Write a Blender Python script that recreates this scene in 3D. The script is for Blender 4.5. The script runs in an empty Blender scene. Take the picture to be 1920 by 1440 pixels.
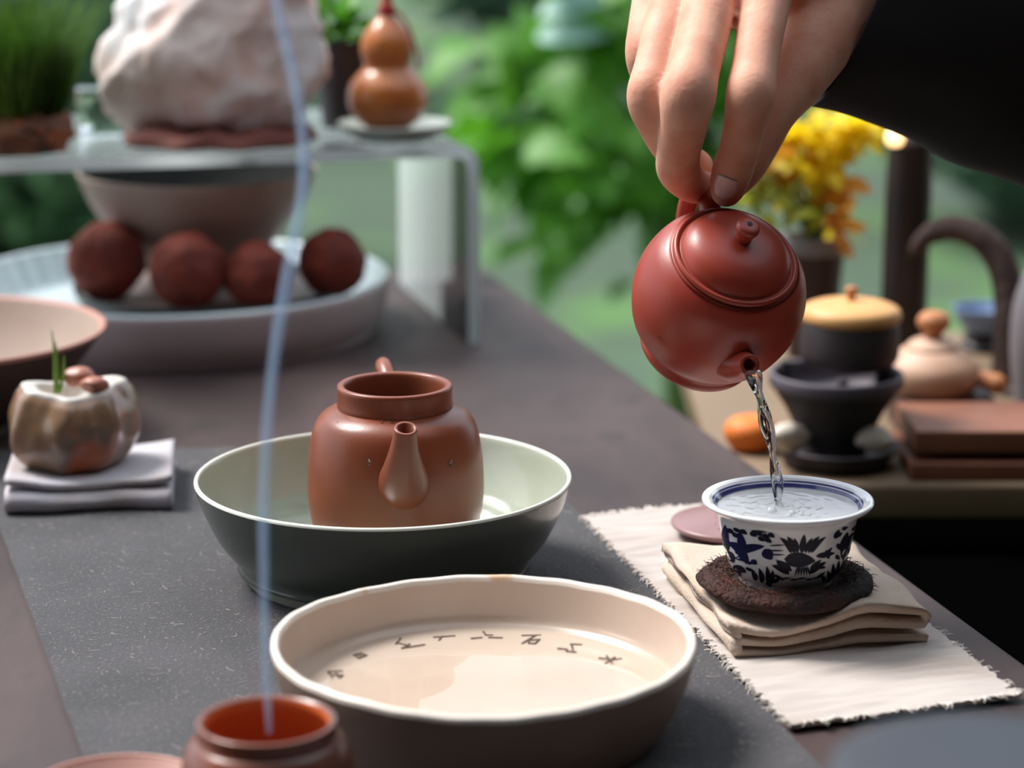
import bpy, bmesh, math, random
from mathutils import Vector, Matrix, noise as mnoise

random.seed(7)
sc = bpy.context.scene
COL = sc.collection
R = math.radians

# ------------------------------------------------------------------ camera, world, light, exposure
FPX, CX, CY = 4533.0, 960.0, 720.0
PITCH, CAMH = R(13.3), 0.324
CAM = Vector((0, 0, CAMH))
FWD = Vector((0, math.cos(PITCH), -math.sin(PITCH)))
UP = Vector((0, math.sin(PITCH), math.cos(PITCH)))
RIGHT = Vector((1, 0, 0))

cam = bpy.data.cameras.new('camera')
cam.sensor_width = 36.0
cam.lens = 36.0 * FPX / 1920.0
cam.clip_start = 0.02
cam.dof.use_dof = True
cam.dof.focus_distance = 0.985
cam.dof.aperture_fstop = 6.3
camo = bpy.data.objects.new('camera', cam)
COL.objects.link(camo)
camo.location = CAM
camo.rotation_euler = (R(90) - PITCH, 0, 0)
sc.camera = camo

world = bpy.data.worlds.new('overcast_sky')
sc.world = world
world.use_nodes = True
bg = world.node_tree.nodes['Background']
bg.inputs['Color'].default_value = (0.80, 0.89, 1.0, 1)
bg.inputs['Strength'].default_value = 1.3

sun = bpy.data.lights.new('sun', 'SUN')
sun.energy = 4.8
sun.angle = R(22)
sun.color = (1.0, 0.965, 0.93)
suno = bpy.data.objects.new('sun', sun)
COL.objects.link(suno)
suno.location = (-3, 3, 5)
suno.rotation_euler = Vector((0.70, -0.40, -1.1)).to_track_quat('-Z', 'Y').to_euler()

sc.view_settings.view_transform = 'Standard'
sc.view_settings.look = 'None'
sc.view_settings.gamma = 1.0
sc.view_settings.use_curve_mapping = False
sc.view_settings.exposure = 0.22
sc.cycles.use_denoising = True
sc.cycles.transparent_max_bounces = 24
sc.cycles.max_bounces = 10


# ------------------------------------------------------------------ pixel <-> world helpers
def ray(px, py):
    return (RIGHT * ((px - CX) / FPX) + UP * (-(py - CY) / FPX) + FWD)


def at(px, py, z=0.0):
    d = ray(px, py)
    return CAM + d * ((z - CAMH) / d.z)


def P(px, py, Y):
    d = ray(px, py)
    return CAM + d * (Y / d.y)


def mpp(p):
    return (Vector(p) - CAM).dot(FWD) / FPX


AX = R(14.5)
E1 = Vector((math.cos(AX), math.sin(AX), 0))        # across the table
E2 = Vector((-math.sin(AX), math.cos(AX), 0))       # along the table, away


# ------------------------------------------------------------------ materials
def lin(c):
    out = []
    for v in c:
        v = v / 255.0
        out.append(v / 12.92 if v <= 0.04045 else ((v + 0.055) / 1.055) ** 2.4)
    return (*out, 1.0)


MATS = {}


def mat(name, col, rough=0.5, col2=None, nscale=20, nmix=(0.35, 0.65), bump=0.0, bscale=200, spec=0.5,
        col3=None, n3=(0.6, 0.75), n3scale=60, sss=0.0, coat=0.0, trans=0.0, stretch=None, detail=5, bdist=0.001, sheen=0.0,
        metallic=0.0, rvar=None):
    m = bpy.data.materials.new(name)
    m.use_nodes = True
    nt = m.node_tree
    b = nt.nodes['Principled BSDF']
    b.inputs['Roughness'].default_value = rough
    b.inputs['Specular IOR Level'].default_value = spec
    b.inputs['Metallic'].default_value = metallic
    if sss:
        b.inputs['Subsurface Weight'].default_value = sss
        b.inputs['Subsurface Radius'].default_value = (0.006, 0.0025, 0.0015)
        b.inputs['Subsurface Scale'].default_value = 1.0
    if coat:
        b.inputs['Coat Weight'].default_value = coat
        b.inputs['Coat Roughness'].default_value = 0.06
    if sheen:
        b.inputs['Sheen Weight'].default_value = sheen
    tc = nt.nodes.new('ShaderNodeTexCoord')
    mp = nt.nodes.new('ShaderNodeMapping')
    nt.links.new(tc.outputs['Object'], mp.inputs['Vector'])
    if stretch:
        mp.inputs['Scale'].default_value = stretch
    cur = None

    def noise_fac(scale, lo, hi, det=detail):
        n = nt.nodes.new('ShaderNodeTexNoise')
        n.inputs['Scale'].default_value = scale
        n.inputs['Detail'].default_value = det
        nt.links.new(mp.outputs['Vector'], n.inputs['Vector'])
        r = nt.nodes.new('ShaderNodeValToRGB')
        r.color_ramp.elements[0].position = lo
        r.color_ramp.elements[1].position = hi
        nt.links.new(n.outputs['Fac'], r.inputs['Fac'])
        return r.outputs['Color']

    def mix(a, bcol, fac):
        x = nt.nodes.new('ShaderNodeMix')
        x.data_type = 'RGBA'
        nt.links.new(fac, x.inputs['Factor'])
        if isinstance(a, tuple):
            x.inputs['A'].default_value = a
        else:
            nt.links.new(a, x.inputs['A'])
        x.inputs['B'].default_value = bcol
        return x.outputs['Result']

    cur = lin(col)
    if col2:
        cur = mix(cur, lin(col2), noise_fac(nscale, *nmix))
    if col3:
        cur = mix(cur, lin(col3), noise_fac(n3scale, *n3))
    if isinstance(cur, tuple):
        b.inputs['Base Color'].default_value = cur
    else:
        nt.links.new(cur, b.inputs['Base Color'])
    if rvar:
        n = nt.nodes.new('ShaderNodeTexNoise')
        n.inputs['Scale'].default_value = nscale
        nt.links.new(mp.outputs['Vector'], n.inputs['Vector'])
        mr = nt.nodes.new('ShaderNodeMapRange')
        mr.inputs['From Min'].default_value = 0.35
        mr.inputs['From Max'].default_value = 0.65
        mr.inputs['To Min'].default_value = rvar[0]
        mr.inputs['To Max'].default_value = rvar[1]
        nt.links.new(n.outputs['Fac'], mr.inputs['Value'])
        nt.links.new(mr.outputs['Result'], b.inputs['Roughness'])
    if bump:
        n = nt.nodes.new('ShaderNodeTexNoise')
        n.inputs['Scale'].default_value = bscale
        n.inputs['Detail'].default_value = 6
        nt.links.new(mp.outputs['Vector'], n.inputs['Vector'])
        bp = nt.nodes.new('ShaderNodeBump')
        bp.inputs['Strength'].default_value = bump
        bp.inputs['Distance'].default_value = bdist
        nt.links.new(n.outputs['Fac'], bp.inputs['Height'])
        nt.links.new(bp.outputs['Normal'], b.inputs['Normal'])
    if trans:
        # thin leaf: some light passes through
        t = nt.nodes.new('ShaderNodeBsdfTranslucent')
        if isinstance(cur, tuple):
            t.inputs['Color'].default_value = cur
        else:
            nt.links.new(cur, t.inputs['Color'])
        mx = nt.nodes.new('ShaderNodeMixShader')
        mx.inputs['Fac'].default_value = trans
        nt.links.new(b.outputs['BSDF'], mx.inputs[1])
        nt.links.new(t.outputs['BSDF'], mx.inputs[2])
        nt.links.new(mx.outputs['Shader'], nt.nodes['Material Output'].inputs['Surface'])
    MATS[name] = m
    return m


def clear_mat(name, tint=(1, 1, 1), ior=1.45, rough=0.02, haze=0.0, haze_col=(0.9, 0.95, 1.0), bump=0.0, bscale=120, extra=0.0):
    """clear acrylic / water film: light passes straight through, the surface reflects by Fresnel"""
    m = bpy.data.materials.new(name)
    m.use_nodes = True
    nt = m.node_tree
    nt.nodes.remove(nt.nodes['Principled BSDF'])
    out = nt.nodes['Material Output']
    tr = nt.nodes.new('ShaderNodeBsdfTransparent')
    tr.inputs['Color'].default_value = (*tint, 1)
    gl = nt.nodes.new('ShaderNodeBsdfGlossy')
    gl.inputs['Roughness'].default_value = rough
    fr = nt.nodes.new('ShaderNodeFresnel')
    fr.inputs['IOR'].default_value = ior
    first = tr.outputs['BSDF']
    if haze:
        df = nt.nodes.new('ShaderNodeBsdfTranslucent')
        df.inputs['Color'].default_value = (*haze_col, 1)
        d2 = nt.nodes.new('ShaderNodeBsdfDiffuse')
        d2.inputs['Color'].default_value = (*haze_col, 1)
        ad = nt.nodes.new('ShaderNodeMixShader')
        ad.inputs['Fac'].default_value = 0.5 if extra == 0 else extra
        nt.links.new(df.outputs[0], ad.inputs[1])
        nt.links.new(d2.outputs[0], ad.inputs[2])
        m1 = nt.nodes.new('ShaderNodeMixShader')
        m1.inputs['Fac'].default_value = haze
        nt.links.new(first, m1.inputs[1])
        nt.links.new(ad.outputs[0], m1.inputs[2])
        first = m1.outputs[0]
    if bump:
        tc = nt.nodes.new('ShaderNodeTexCoord')
        n = nt.nodes.new('ShaderNodeTexNoise')
        n.inputs['Scale'].default_value = bscale
        n.inputs['Detail'].default_value = 2
        nt.links.new(tc.outputs['Object'], n.inputs['Vector'])
        bp = nt.nodes.new('ShaderNodeBump')
        bp.inputs['Strength'].default_value = bump
        bp.inputs['Distance'].default_value = 0.002
        nt.links.new(n.outputs['Fac'], bp.inputs['Height'])
        nt.links.new(bp.outputs['Normal'], gl.inputs['Normal'])
        nt.links.new(bp.outputs['Normal'], fr.inputs['Normal'])
    mx = nt.nodes.new('ShaderNodeMixShader')
    nt.links.new(fr.outputs['Fac'], mx.inputs['Fac'])
    nt.links.new(first, mx.inputs[1])
    nt.links.new(gl.outputs['BSDF'], mx.inputs[2])
    nt.links.new(mx.outputs[0], out.inputs['Surface'])
    MATS[name] = m
    return m


# ------------------------------------------------------------------ mesh helpers
class MB:
    def __init__(self):
        self.v, self.f, self.mi = [], [], []

    def add(self, verts, faces, mi=0):
        o = len(self.v)
        self.v += [tuple(p) for p in verts]
        self.f += [tuple(i + o for i in fc) for fc in faces]
        self.mi += [mi] * len(faces)
        return self

    def mesh(self, name, mats, smooth=True, fix=True):
        me = bpy.data.meshes.new(name)
        me.from_pydata(self.v, [], self.f)
        for m in (mats if isinstance(mats, (list, tuple)) else [mats]):
            me.materials.append(m)
        if any(self.mi):
            me.polygons.foreach_set('material_index', self.mi)
        if fix:
            b = bmesh.new()
            b.from_mesh(me)
            bmesh.ops.recalc_face_normals(b, faces=b.faces)
            b.to_mesh(me)
            b.free()
        if smooth:
            me.shade_smooth()
        me.update()
        return me

    def obj(self, name, mats, parent=None, loc=(0, 0, 0), smooth=True, fix=True, rel=False, auto=None):
        """rel: the vertices are in world space; move them to loc's frame (or the parent's)"""
        loc = Vector(loc)
        if rel:
            base = parent.location if parent else loc
            if parent and parent.parent:
                base = parent.parent.location + parent.location
            self.v = [tuple(Vector(p) - base) for p in self.v]
        me = self.mesh(name, mats, smooth, fix)
        if auto is not None:
            me.set_sharp_from_angle(angle=R(auto))
        o = bpy.data.objects.new(name, me)
        COL.objects.link(o)
        if parent:
            o.parent = parent
            if not rel:
                o.location = loc
        else:
            o.location = loc
        return o


def tag(o, label, cat, group=None, kind=None):
    o['label'] = label
    o['category'] = cat
    if group:
        o['group'] = group
    if kind:
        o['kind'] = kind
    return o


def thing(name, label, cat, loc, group=None):
    o = bpy.data.objects.new(name, None)
    COL.objects.link(o)
    o.location = loc
    o.empty_display_size = 0.02
    return tag(o, label, cat, group)


def catmull(pts, sub, closed=False):
    n = len(pts)
    out = []
    dim = len(pts[0])
    for i in range(n - 1):
        p0 = pts[max(i - 1, 0)]
        p1, p2 = pts[i], pts[i + 1]
        p3 = pts[min(i + 2, n - 1)]
        for k in range(sub):
            t = k / sub
            out.append(tuple(0.5 * ((2 * p1[d]) + (-p0[d] + p2[d]) * t + (2 * p0[d] - 5 * p1[d] + 4 * p2[d] - p3[d]) * t * t
                                    + (-p0[d] + 3 * p1[d] - 3 * p2[d] + p3[d]) * t ** 3) for d in range(dim)))
    out.append(tuple(pts[-1]))
    return out


def lathe(mb, prof, seg=64, sub=1, mod=None, mi=0, z0=0.0):
    if sub > 1:
        prof = [(max(r, 0), z) for r, z in catmull(prof, sub)]
    verts, faces, rings = [], [], []
    for r, z in prof:
        if r < 1e-6:
            rings.append([len(verts)])
            verts.append((0, 0, z + z0))
        else:
            ids = []
            for k in range(seg):
                a = 2 * math.pi * k / seg
                rr, zz = (r, z) if mod is None else mod(a, r, z)
                ids.append(len(verts))
                verts.append((rr * math.cos(a), rr * math.sin(a), zz + z0))
            rings.append(ids)
    for A, B in zip(rings, rings[1:]):
        if len(A) == 1 and len(B) == 1:
            continue
        for k in range(seg):
            j = (k + 1) % seg
            if len(A) == 1:
                faces.append((A[0], B[k], B[j]))
            elif len(B) == 1:
                faces.append((A[k], A[j], B[0]))
            else:
                faces.append((A[k], A[j], B[j], B[k]))
    mb.add(verts, faces, mi)
    return mb


def tube(mb, pts, rads, seg=12, sub=5, cap0=True, cap1=True, hollow=None, flat=None, mi=0, up=None):
    """rounded tube along a path; flat = (ratio, normal) squeezes the cross-section along normal"""
    data = [(*p, r) for p, r in zip(pts, rads)]
    data = catmull(data, sub) if sub > 1 else data
    ps = [Vector(d[:3]) for d in data]
    rs = [max(d[3], 1e-5) for d in data]
    n = len(ps)
    verts, faces = [], []
    tan = []
    for i in range(n):
        t = ps[min(i + 1, n - 1)] - ps[max(i - 1, 0)]
        tan.append(t.normalized() if t.length > 1e-9 else Vector((0, 0, 1)))
    ref = Vector(up) if up else (Vector((0, 0, 1)) if abs(tan[0].z) < 0.9 else Vector((1, 0, 0)))
    u = (ref - tan[0] * ref.dot(tan[0])).normalized()
    rings = []
    last = None
    for i in range(n):
        u = (u - tan[i] * u.dot(tan[i]))
        u = u.normalized() if u.length > 1e-9 else Vector((1, 0, 0))
        w = tan[i].cross(u)
        ids = []
        for k in range(seg):
            a = 2 * math.pi * k / seg
            off = u * (math.cos(a) * rs[i]) + w * (math.sin(a) * rs[i])
            if flat:
                nn = Vector(flat[1])
                off = off - nn * (off.dot(nn) * (1 - flat[0]))
            ids.append(len(verts))
            verts.append(ps[i] + off)
        rings.append(ids)
        last = (u, w, tan[i], ps[i], rs[i])
    if hollow:
        u, w, t, p, r = last
        for ratio, back in ((hollow[0], 0.0), (hollow[0] * 0.9, hollow[1])):
            ids = []
            for k in range(seg):
                a = 2 * math.pi * k / seg
                ids.append(len(verts))
                verts.append(p - t * back + (u * math.cos(a) + w * math.sin(a)) * r * ratio)
            rings.append(ids)
    for A, B in zip(rings, rings[1:]):
        for k in range(seg):
            j = (k + 1) % seg
            faces.append((A[k], A[j], B[j], B[k]))

    def dome(ids, c, t, r, sgn):
        base = ids
        for f_, h in ((0.75, 0.62), (0.4, 0.9)):
            new = []
            for i in base if False else ids:
                q = Vector(verts[i])
                new.append(len(verts))
                verts.append(c + (q - c) * f_ + t * (sgn * r * h))
            for k in range(seg):
                j = (k + 1) % seg
                faces.append((base[k], base[j], new[j], new[k]))
            base = new
        tip = len(verts)
        verts.append(c + t * (sgn * r))
        for k in range(seg):
            faces.append((base[k], base[(k + 1) % seg], tip))
    if cap0:
        dome(rings[0], ps[0], tan[0], rs[0], -1)
    if hollow:
        tip = len(verts)
        verts.append(sum((Vector(verts[i]) for i in rings[-1]), Vector()) / seg)
        for k in range(seg):
            faces.append((rings[-1][k], rings[-1][(k + 1) % seg], tip))
    elif cap1:
        dome(rings[-1], ps[-1], tan[-1], rs[-1], 1)
    mb.add(verts, faces, mi)
    return mb


def box(mb, c, s, ux=Vector((1, 0, 0)), uy=Vector((0, 1, 0)), bev=0.0, mi=0):
    c = Vector(c)
    uz = Vector((0, 0, 1))
    b = bmesh.new()
    bmesh.ops.create_cube(b, size=1.0)
    for v in b.verts:
        v.co = Vector((v.co.x * s[0], v.co.y * s[1], v.co.z * s[2]))
    if bev:
        bmesh.ops.bevel(b, geom=b.edges[:], offset=bev, segments=3, affect='EDGES', profile=0.5)
    vs = [c + ux * v.co.x + uy * v.co.y + uz * v.co.z for v in b.verts]
    b.verts.index_update()
    fs = [[v.index for v in f.verts] for f in b.faces]
    b.free()
    mb.add(vs, fs, mi)
    return mb


def slab(mb, poly, z0, z1, bev=0.0, mi=0):
    """prism over a polygon in plan"""
    b = bmesh.new()
    vs = [b.verts.new((p[0], p[1], z0)) for p in poly]
    f = b.faces.new(vs)
    r = bmesh.ops.extrude_face_region(b, geom=[f])
    for v in [g for g in r['geom'] if isinstance(g, bmesh.types.BMVert)]:
        v.co.z = z1
    if bev:
        bmesh.ops.bevel(b, geom=b.edges[:], offset=bev, segments=3, affect='EDGES', profile=0.5)
    b.verts.index_update()
    mb.add([v.co.copy() for v in b.verts], [[v.index for v in f.verts] for f in b.faces], mi)
    b.free()
    return mb


def rocky(mb, rad, seed, sub=4, amp=0.18, freq=1.6, facets=10, fd=(0.72, 0.95), floor=None, mi=0, ridge=0.0):
    """boulder: a sphere cut by random planes and roughened"""
    rnd = random.Random(seed)
    b = bmesh.new()
    bmesh.ops.create_icosphere(b, subdivisions=sub, radius=1.0)
    planes = []
    for _ in range(facets):
        n = Vector((rnd.uniform(-1, 1), rnd.uniform(-1, 1), rnd.uniform(-1, 1)))
        if n.length > 1e-3:
            planes.append((n.normalized(), rnd.uniform(*fd)))
    o = Vector((seed * 3.1, seed * 1.7, seed * 0.9))
    for v in b.verts:
        d = v.co.normalized()
        p = d.copy()
        for n, dist in planes:
            k = p.dot(n)
            if k > dist:
                p -= n * (k - dist) * 0.9
        h = mnoise.fractal(d * freq + o, 1.0, 2.1, 6)
        if ridge:
            h -= ridge * abs(mnoise.noise(d * freq * 1.9 + o * 2))
        p *= 1 + amp * h
        p = Vector((p.x * rad[0], p.y * rad[1], p.z * rad[2]))
        if floor is not None and p.z < floor:
            p.z = floor + (p.z - floor) * 0.05
        v.co = p
    b.verts.index_update()
    mb.add([v.co.copy() for v in b.verts], [[v.index for v in f.verts] for f in b.faces], mi)
    b.free()
    return mb


def leaf_mesh(name, m, lobes=1, l=1.0, w=0.5, curl=0.25, n=6):
    """a leaf along +X of unit length, with a folded midrib and drooping tip; lobes > 1 gives a cut outline"""
    mb = MB()
    cols = n * 2 + 1
    top = []
    for i in range(cols):
        t = i / (cols - 1)
        wd = w * (math.sin(math.pi * min(1, t ** 0.75)) ** 0.8) * 0.5
        if lobes > 1:
            wd *= 0.62 + 0.38 * abs(math.cos(t * math.pi * lobes)) + 0.12 * (i % 2)
        z = -curl * t * t * l
        top.append(((t * l, wd * l, z + wd * l * 0.25), (t * l, 0, z), (t * l, -wd * l, z + wd * l * 0.25)))
    vs = [p for tr in top for p in tr]
    fs = []
    for i in range(cols - 1):
        a = i * 3
        fs += [(a, a + 1, a + 4, a + 3), (a + 1, a + 2, a + 5, a + 4)]
    mb.add(vs, fs)
    return mb.mesh(name, m, fix=False)


def place(me, name, parent, loc, dirv, size, roll=0.0):
    """put a shared +X-pointing mesh at loc (relative to parent)"""
    o = bpy.data.objects.new(name, me)
    COL.objects.link(o)
    o.parent = parent
    q = Vector(dirv).normalized().to_track_quat('X', 'Z')
    o.rotation_mode = 'QUATERNION'
    o.rotation_quaternion = q @ Matrix.Rotation(roll, 3, 'X').to_quaternion()
    o.location = loc
    o.scale = (size,) * 3
    return o


def ribbon_path(mb, path, thick, depth, ux, uy, org, ny=24, wave=None, mi=0):
    """cloth strip: path in (s, z) swept along uy for depth; thick = cloth thickness. wave(s, t, z) -> offset vector"""
    pts = [Vector((p[0], p[1])) for p in path]
    n = len(pts)
    outer, inner = [], []
    for i in range(n):
        t = pts[min(i + 1, n - 1)] - pts[max(i - 1, 0)]
        t.normalize()
        nm = Vector((-t.y, t.x))
        outer.append(pts[i] + nm * thick * 0.5)
        inner.append(pts[i] - nm * thick * 0.5)
    loop = outer + inner[::-1]
    m = len(loop)
    verts, faces = [], []
    for j in range(ny + 1):
        t = j / ny
        for i, q in enumerate(loop):
            off = wave(q.x, t, q.y) if wave else Vector()
            verts.append(Vector(org) + ux * q.x + uy * (t * depth) + Vector((0, 0, q.y)) + off)
    for j in range(ny):
        for i in range(m):
            k = (i + 1) % m
            faces.append((j * m + i, j * m + k, (j + 1) * m + k, (j + 1) * m + i))
    for j in (0, ny):
        for i in range(n - 1):
            faces.append((j * m + i, j * m + i + 1, j * m + m - 2 - i, j * m + m - 1 - i))
    mb.add(verts, faces, mi)
    return mb


# ------------------------------------------------------------------ materials used
mat('lawn', (62, 80, 60), 0.9, (80, 122, 54), 1.4, (0.50, 0.66), col3=(60, 74, 66), n3=(0.52, 0.66), n3scale=0.8)
mat('hedge_leaf', (92, 124, 100), 0.6, (70, 104, 70), 0.9, trans=0.3)
mat('hedge_leaf_pale', (120, 150, 128), 0.6, (96, 136, 84), 0.9, trans=0.3)
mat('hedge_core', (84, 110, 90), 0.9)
mat('veranda_wood', (46, 36, 30), 0.7, (34, 26, 22), 8)
mat('table_wood', (50, 35, 34), 0.62, (80, 61, 59), 14, (0.4, 0.68), bump=0.35, bscale=90, col3=(38, 29, 28), n3=(0.55, 0.7), n3scale=28,
    stretch=(1, 0.35, 1))
mat('table_side', (48, 38, 35), 0.6)
mat('runner_felt', (51, 49, 52), 0.85, (64, 61, 64), 22, (0.38, 0.66), bump=0.8, bscale=900, col3=(110, 104, 102), n3=(0.60, 0.67), n3scale=800, sheen=0.15)
mat('felt_fibre', (150, 142, 136), 0.8)
mat('celadon', (172, 178, 158), 0.22, (182, 188, 172), 12, coat=0.4)
mat('celadon_outer', (84, 92, 84), 0.25, (74, 82, 74), 12, coat=0.4)
mat('celadon_rim', (232, 234, 220), 0.25)
mat('celadon_foot', (150, 150, 140), 0.5)
mat('brown_clay', (138, 72, 46), 0.34, (122, 64, 43), 30, spec=0.5, bump=0.04, bscale=700)
mat('red_clay', (164, 62, 43), 0.38, (152, 55, 39), 40, spec=0.5, bump=0.03, bscale=900)
mat('clay_dark', (40, 14, 10), 0.6)
mat('cream_glaze', (196, 172, 155), 0.28, (206, 186, 171), 18, bump=0.1, bscale=60, coat=0.3)
mat('cream_outer', (136, 114, 98), 0.6, (122, 102, 88), 25, bump=0.3, bscale=160)
mat('cream_rim', (236, 226, 214), 0.3, (214, 180, 150), 60, (0.62, 0.72))
mat('ink', (92, 70, 60), 0.7)
mat('porcelain', (236, 236, 238), 0.12, coat=0.5)
mat('cobalt', (24, 26, 70), 0.4, spec=0.2)
mat('cobalt_dark', (24, 24, 34), 0.4, (24, 26, 50), 90, spec=0.2)
mat('cobalt_rim', (66, 70, 128), 0.15, coat=0.4)
mat('linen_white', (188, 178, 171), 0.85, (168, 153, 144), 14, (0.45, 0.7), bump=0.5, bscale=500, stretch=(0.25, 1.6, 1))
mat('linen_beige', (204, 183, 166), 0.85, (184, 158, 137), 25, (0.45, 0.75), bump=0.45, bscale=700)
mat('linen_lilac', (186, 182, 190), 0.85, (172, 162, 160), 30, bump=0.4, bscale=700)
mat('thread', (240, 230, 220), 0.9)
mat('coir', (66, 34, 24), 0.9, (30, 22, 20), 50, bump=0.9, bscale=420, bdist=0.003)
mat('coir_fibre', (112, 60, 40), 0.8, (44, 34, 32), 60)
mat('mauve_clay', (150, 112, 112), 0.35, (136, 96, 96), 40)
mat('stone_brown', (150, 116, 86), 0.3, (112, 92, 78), 26, (0.38, 0.62), col3=(182, 92, 48), n3=(0.54, 0.66), n3scale=30, bump=0.25, bscale=70, coat=0.6)
mat('stone_cut', (226, 220, 212), 0.3, (200, 190, 180), 60)
mat('pebble', (172, 110, 88), 0.4, (150, 92, 74), 60)
mat('grass_blade', (132, 168, 72), 0.5, trans=0.3)
mat('bowl_taupe_in', (158, 138, 124), 0.65, (140, 116, 100), 12)
mat('bowl_taupe_out', (66, 48, 40), 0.6)
mat('bowl_pink_rim', (186, 134, 120), 0.5)
mat('basin_out', (200, 184, 184), 0.45, (184, 168, 168), 12)
mat('basin_in', (204, 216, 220), 0.25, coat=0.3)
mat('dark_dish', (48, 42, 42), 0.4)
mat('dish_floor', (160, 138, 130), 0.5)
mat('foot_bowl', (192, 172, 160), 0.5, (176, 154, 144), 14)
mat('bowl_black', (24, 20, 20), 0.6)
mat('tea_ball', (134, 50, 30), 0.75, (104, 38, 26), 60, bump=0.8, bscale=160, bdist=0.002)
mat('acrylic_edge_core', (200, 216, 216), 0.2)
mat('rock_pale', (238, 220, 212), 0.8, (216, 172, 154), 11, (0.42, 0.6), bump=0.5, bscale=60, bdist=0.003, col3=(244, 242, 242), n3=(0.46, 0.58), n3scale=16)
mat('rock_base', (108, 56, 46), 0.8)
mat('moss', (62, 100, 28), 0.8, (92, 132, 44), 60, trans=0.2)
mat('root_brown', (150, 96, 64), 0.8, (84, 54, 42), 50, bump=0.9, bscale=120, bdist=0.004, col3=(176, 96, 56), n3=(0.6, 0.7), n3scale=40)
mat('pot_black', (34, 30, 34), 0.5)
mat('gourd', (192, 112, 50), 0.35, (166, 88, 36), 26, coat=0.3)
mat('red_cord', (168, 26, 34), 0.7)
mat('saucer_grey', (168, 176, 168), 0.4)
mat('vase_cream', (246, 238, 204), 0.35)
mat('burner_clay', (126, 66, 42), 0.3, (98, 62, 54), 30, coat=0.25)
mat('burner_in', (214, 104, 40), 0.5)
mat('ash', (120, 110, 104), 0.9)
mat('saucer_pink', (182, 140, 128), 0.45)
mat('jar_slate', (54, 60, 70), 0.6, (46, 50, 58), 10)
mat('skin', (228, 172, 146), 0.58, (214, 146, 120), 60, (0.4, 0.7), bump=0.2, bscale=500, sss=0.25, spec=0.28)
mat('nail', (236, 200, 194), 0.25, coat=0.4)
mat('sleeve_black', (9, 8, 11), 0.9, (14, 13, 17), 40, bump=0.2, bscale=400, sheen=0.1)
mat('fern_leaf', (96, 158, 40), 0.5, (76, 138, 30), 3.0, trans=0.4)
mat('fern_leaf_dark', (76, 132, 36), 0.5, (90, 146, 44), 3.0, trans=0.35)
mat('pale_leaf', (164, 200, 190), 0.45, trans=0.2)
mat('stem_green', (86, 112, 50), 0.6)
mat('flower_yellow', (246, 228, 40), 0.5, (240, 212, 34), 2.0, trans=0.5)
mat('flower_orange', (236, 172, 70), 0.5, (226, 150, 60), 2.0, trans=0.35)
mat('leaf_olive', (158, 164, 40), 0.5, trans=0.35)
mat('side_wood', (130, 108, 84), 0.6, (116, 94, 70), 9, stretch=(1, 0.2, 1))
mat('cabinet_black', (14, 12, 13), 0.7)  # dark wood made near black to stand in for the unlit front
mat('stove_clay', (62, 58, 62), 0.7, (48, 44, 46), 30, bump=0.3, bscale=100)
mat('stove_rim', (92, 84, 92), 0.6)
mat('kettle_dark', (58, 50, 50), 0.5)
mat('lid_wood', (222, 168, 104), 0.5, (206, 148, 86), 20)
mat('ember_orange', (230, 122, 40), 0.6)
mat('pale_stone', (214, 202, 186), 0.5)
mat('clay_cream', (206, 170, 146), 0.55, (186, 142, 112), 20)
mat('clay_knob', (186, 120, 74), 0.6)
mat('box_brown', (60, 32, 24), 0.5)
mat('board_brown', (134, 82, 58), 0.5, (112, 66, 46), 14)
mat('post_dark', (44, 30, 26), 0.45, (26, 20, 18), 20)
mat('branch_bark', (74, 54, 46), 0.8, (54, 38, 34), 50, bump=0.8, bscale=120, bdist=0.003)
mat('bowl_blue', (116, 138, 172), 0.4)
mat('jar_grey', (116, 110, 114), 0.6)
mat('ground_soil', (70, 60, 50), 0.9)

ma = bpy.data.materials.new('acrylic_solid')
ma.use_nodes = True
b_ = ma.node_tree.nodes['Principled BSDF']
b_.inputs['Base Color'].default_value = (0.93, 0.985, 0.98, 1)
b_.inputs['Transmission Weight'].default_value = 1.0
b_.inputs['IOR'].default_value = 1.47
b_.inputs['Roughness'].default_value = 0.02
MATS['acrylic_solid'] = ma
clear_mat('acrylic', (0.94, 0.975, 0.965), 1.5, 0.03)
clear_mat('acrylic_edge', (0.85, 0.93, 0.93), 1.5, 0.08, haze=0.92, haze_col=(0.93, 0.99, 1.0), extra=0.25)  # milky white edges stand in for sky light reflected inside the sheet
clear_mat('water', (0.97, 0.99, 0.985), 1.33, 0.01, bump=0.02, bscale=30)
clear_mat('water_cup', (0.96, 0.97, 0.98), 1.33, 0.02, haze=0.45, haze_col=(0.93, 0.94, 0.95))

mg = bpy.data.materials.new('poured_water')
mg.use_nodes = True
b_ = mg.node_tree.nodes['Principled BSDF']
b_.inputs['Transmission Weight'].default_value = 1.0
b_.inputs['IOR'].default_value = 1.33
b_.inputs['Roughness'].default_value = 0.0
MATS['poured_water'] = mg

ms = bpy.data.materials.new('smoke')
ms.use_nodes = True
nt = ms.node_tree
nt.nodes.remove(nt.nodes['Principled BSDF'])
pv = nt.nodes.new('ShaderNodeVolumePrincipled')
pv.inputs['Color'].default_value = (0.52, 0.72, 1.0, 1)
pv.inputs['Density'].default_value = 160
pv.inputs['Anisotropy'].default_value = 0.3
nt.links.new(pv.outputs[0], nt.nodes['Material Output'].inputs['Volume'])
MATS['smoke'] = ms

mlamp = bpy.data.materials.new('lamp_glow')
mlamp.use_nodes = True
b_ = mlamp.node_tree.nodes['Principled BSDF']
b_.inputs['Base Color'].default_value = (1, 0.8, 0.5, 1)
b_.inputs['Emission Color'].default_value = (1.0, 0.62, 0.28, 1)
b_.inputs['Emission Strength'].default_value = 2.2
MATS['lamp_glow'] = mlamp
M = MATS

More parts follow.
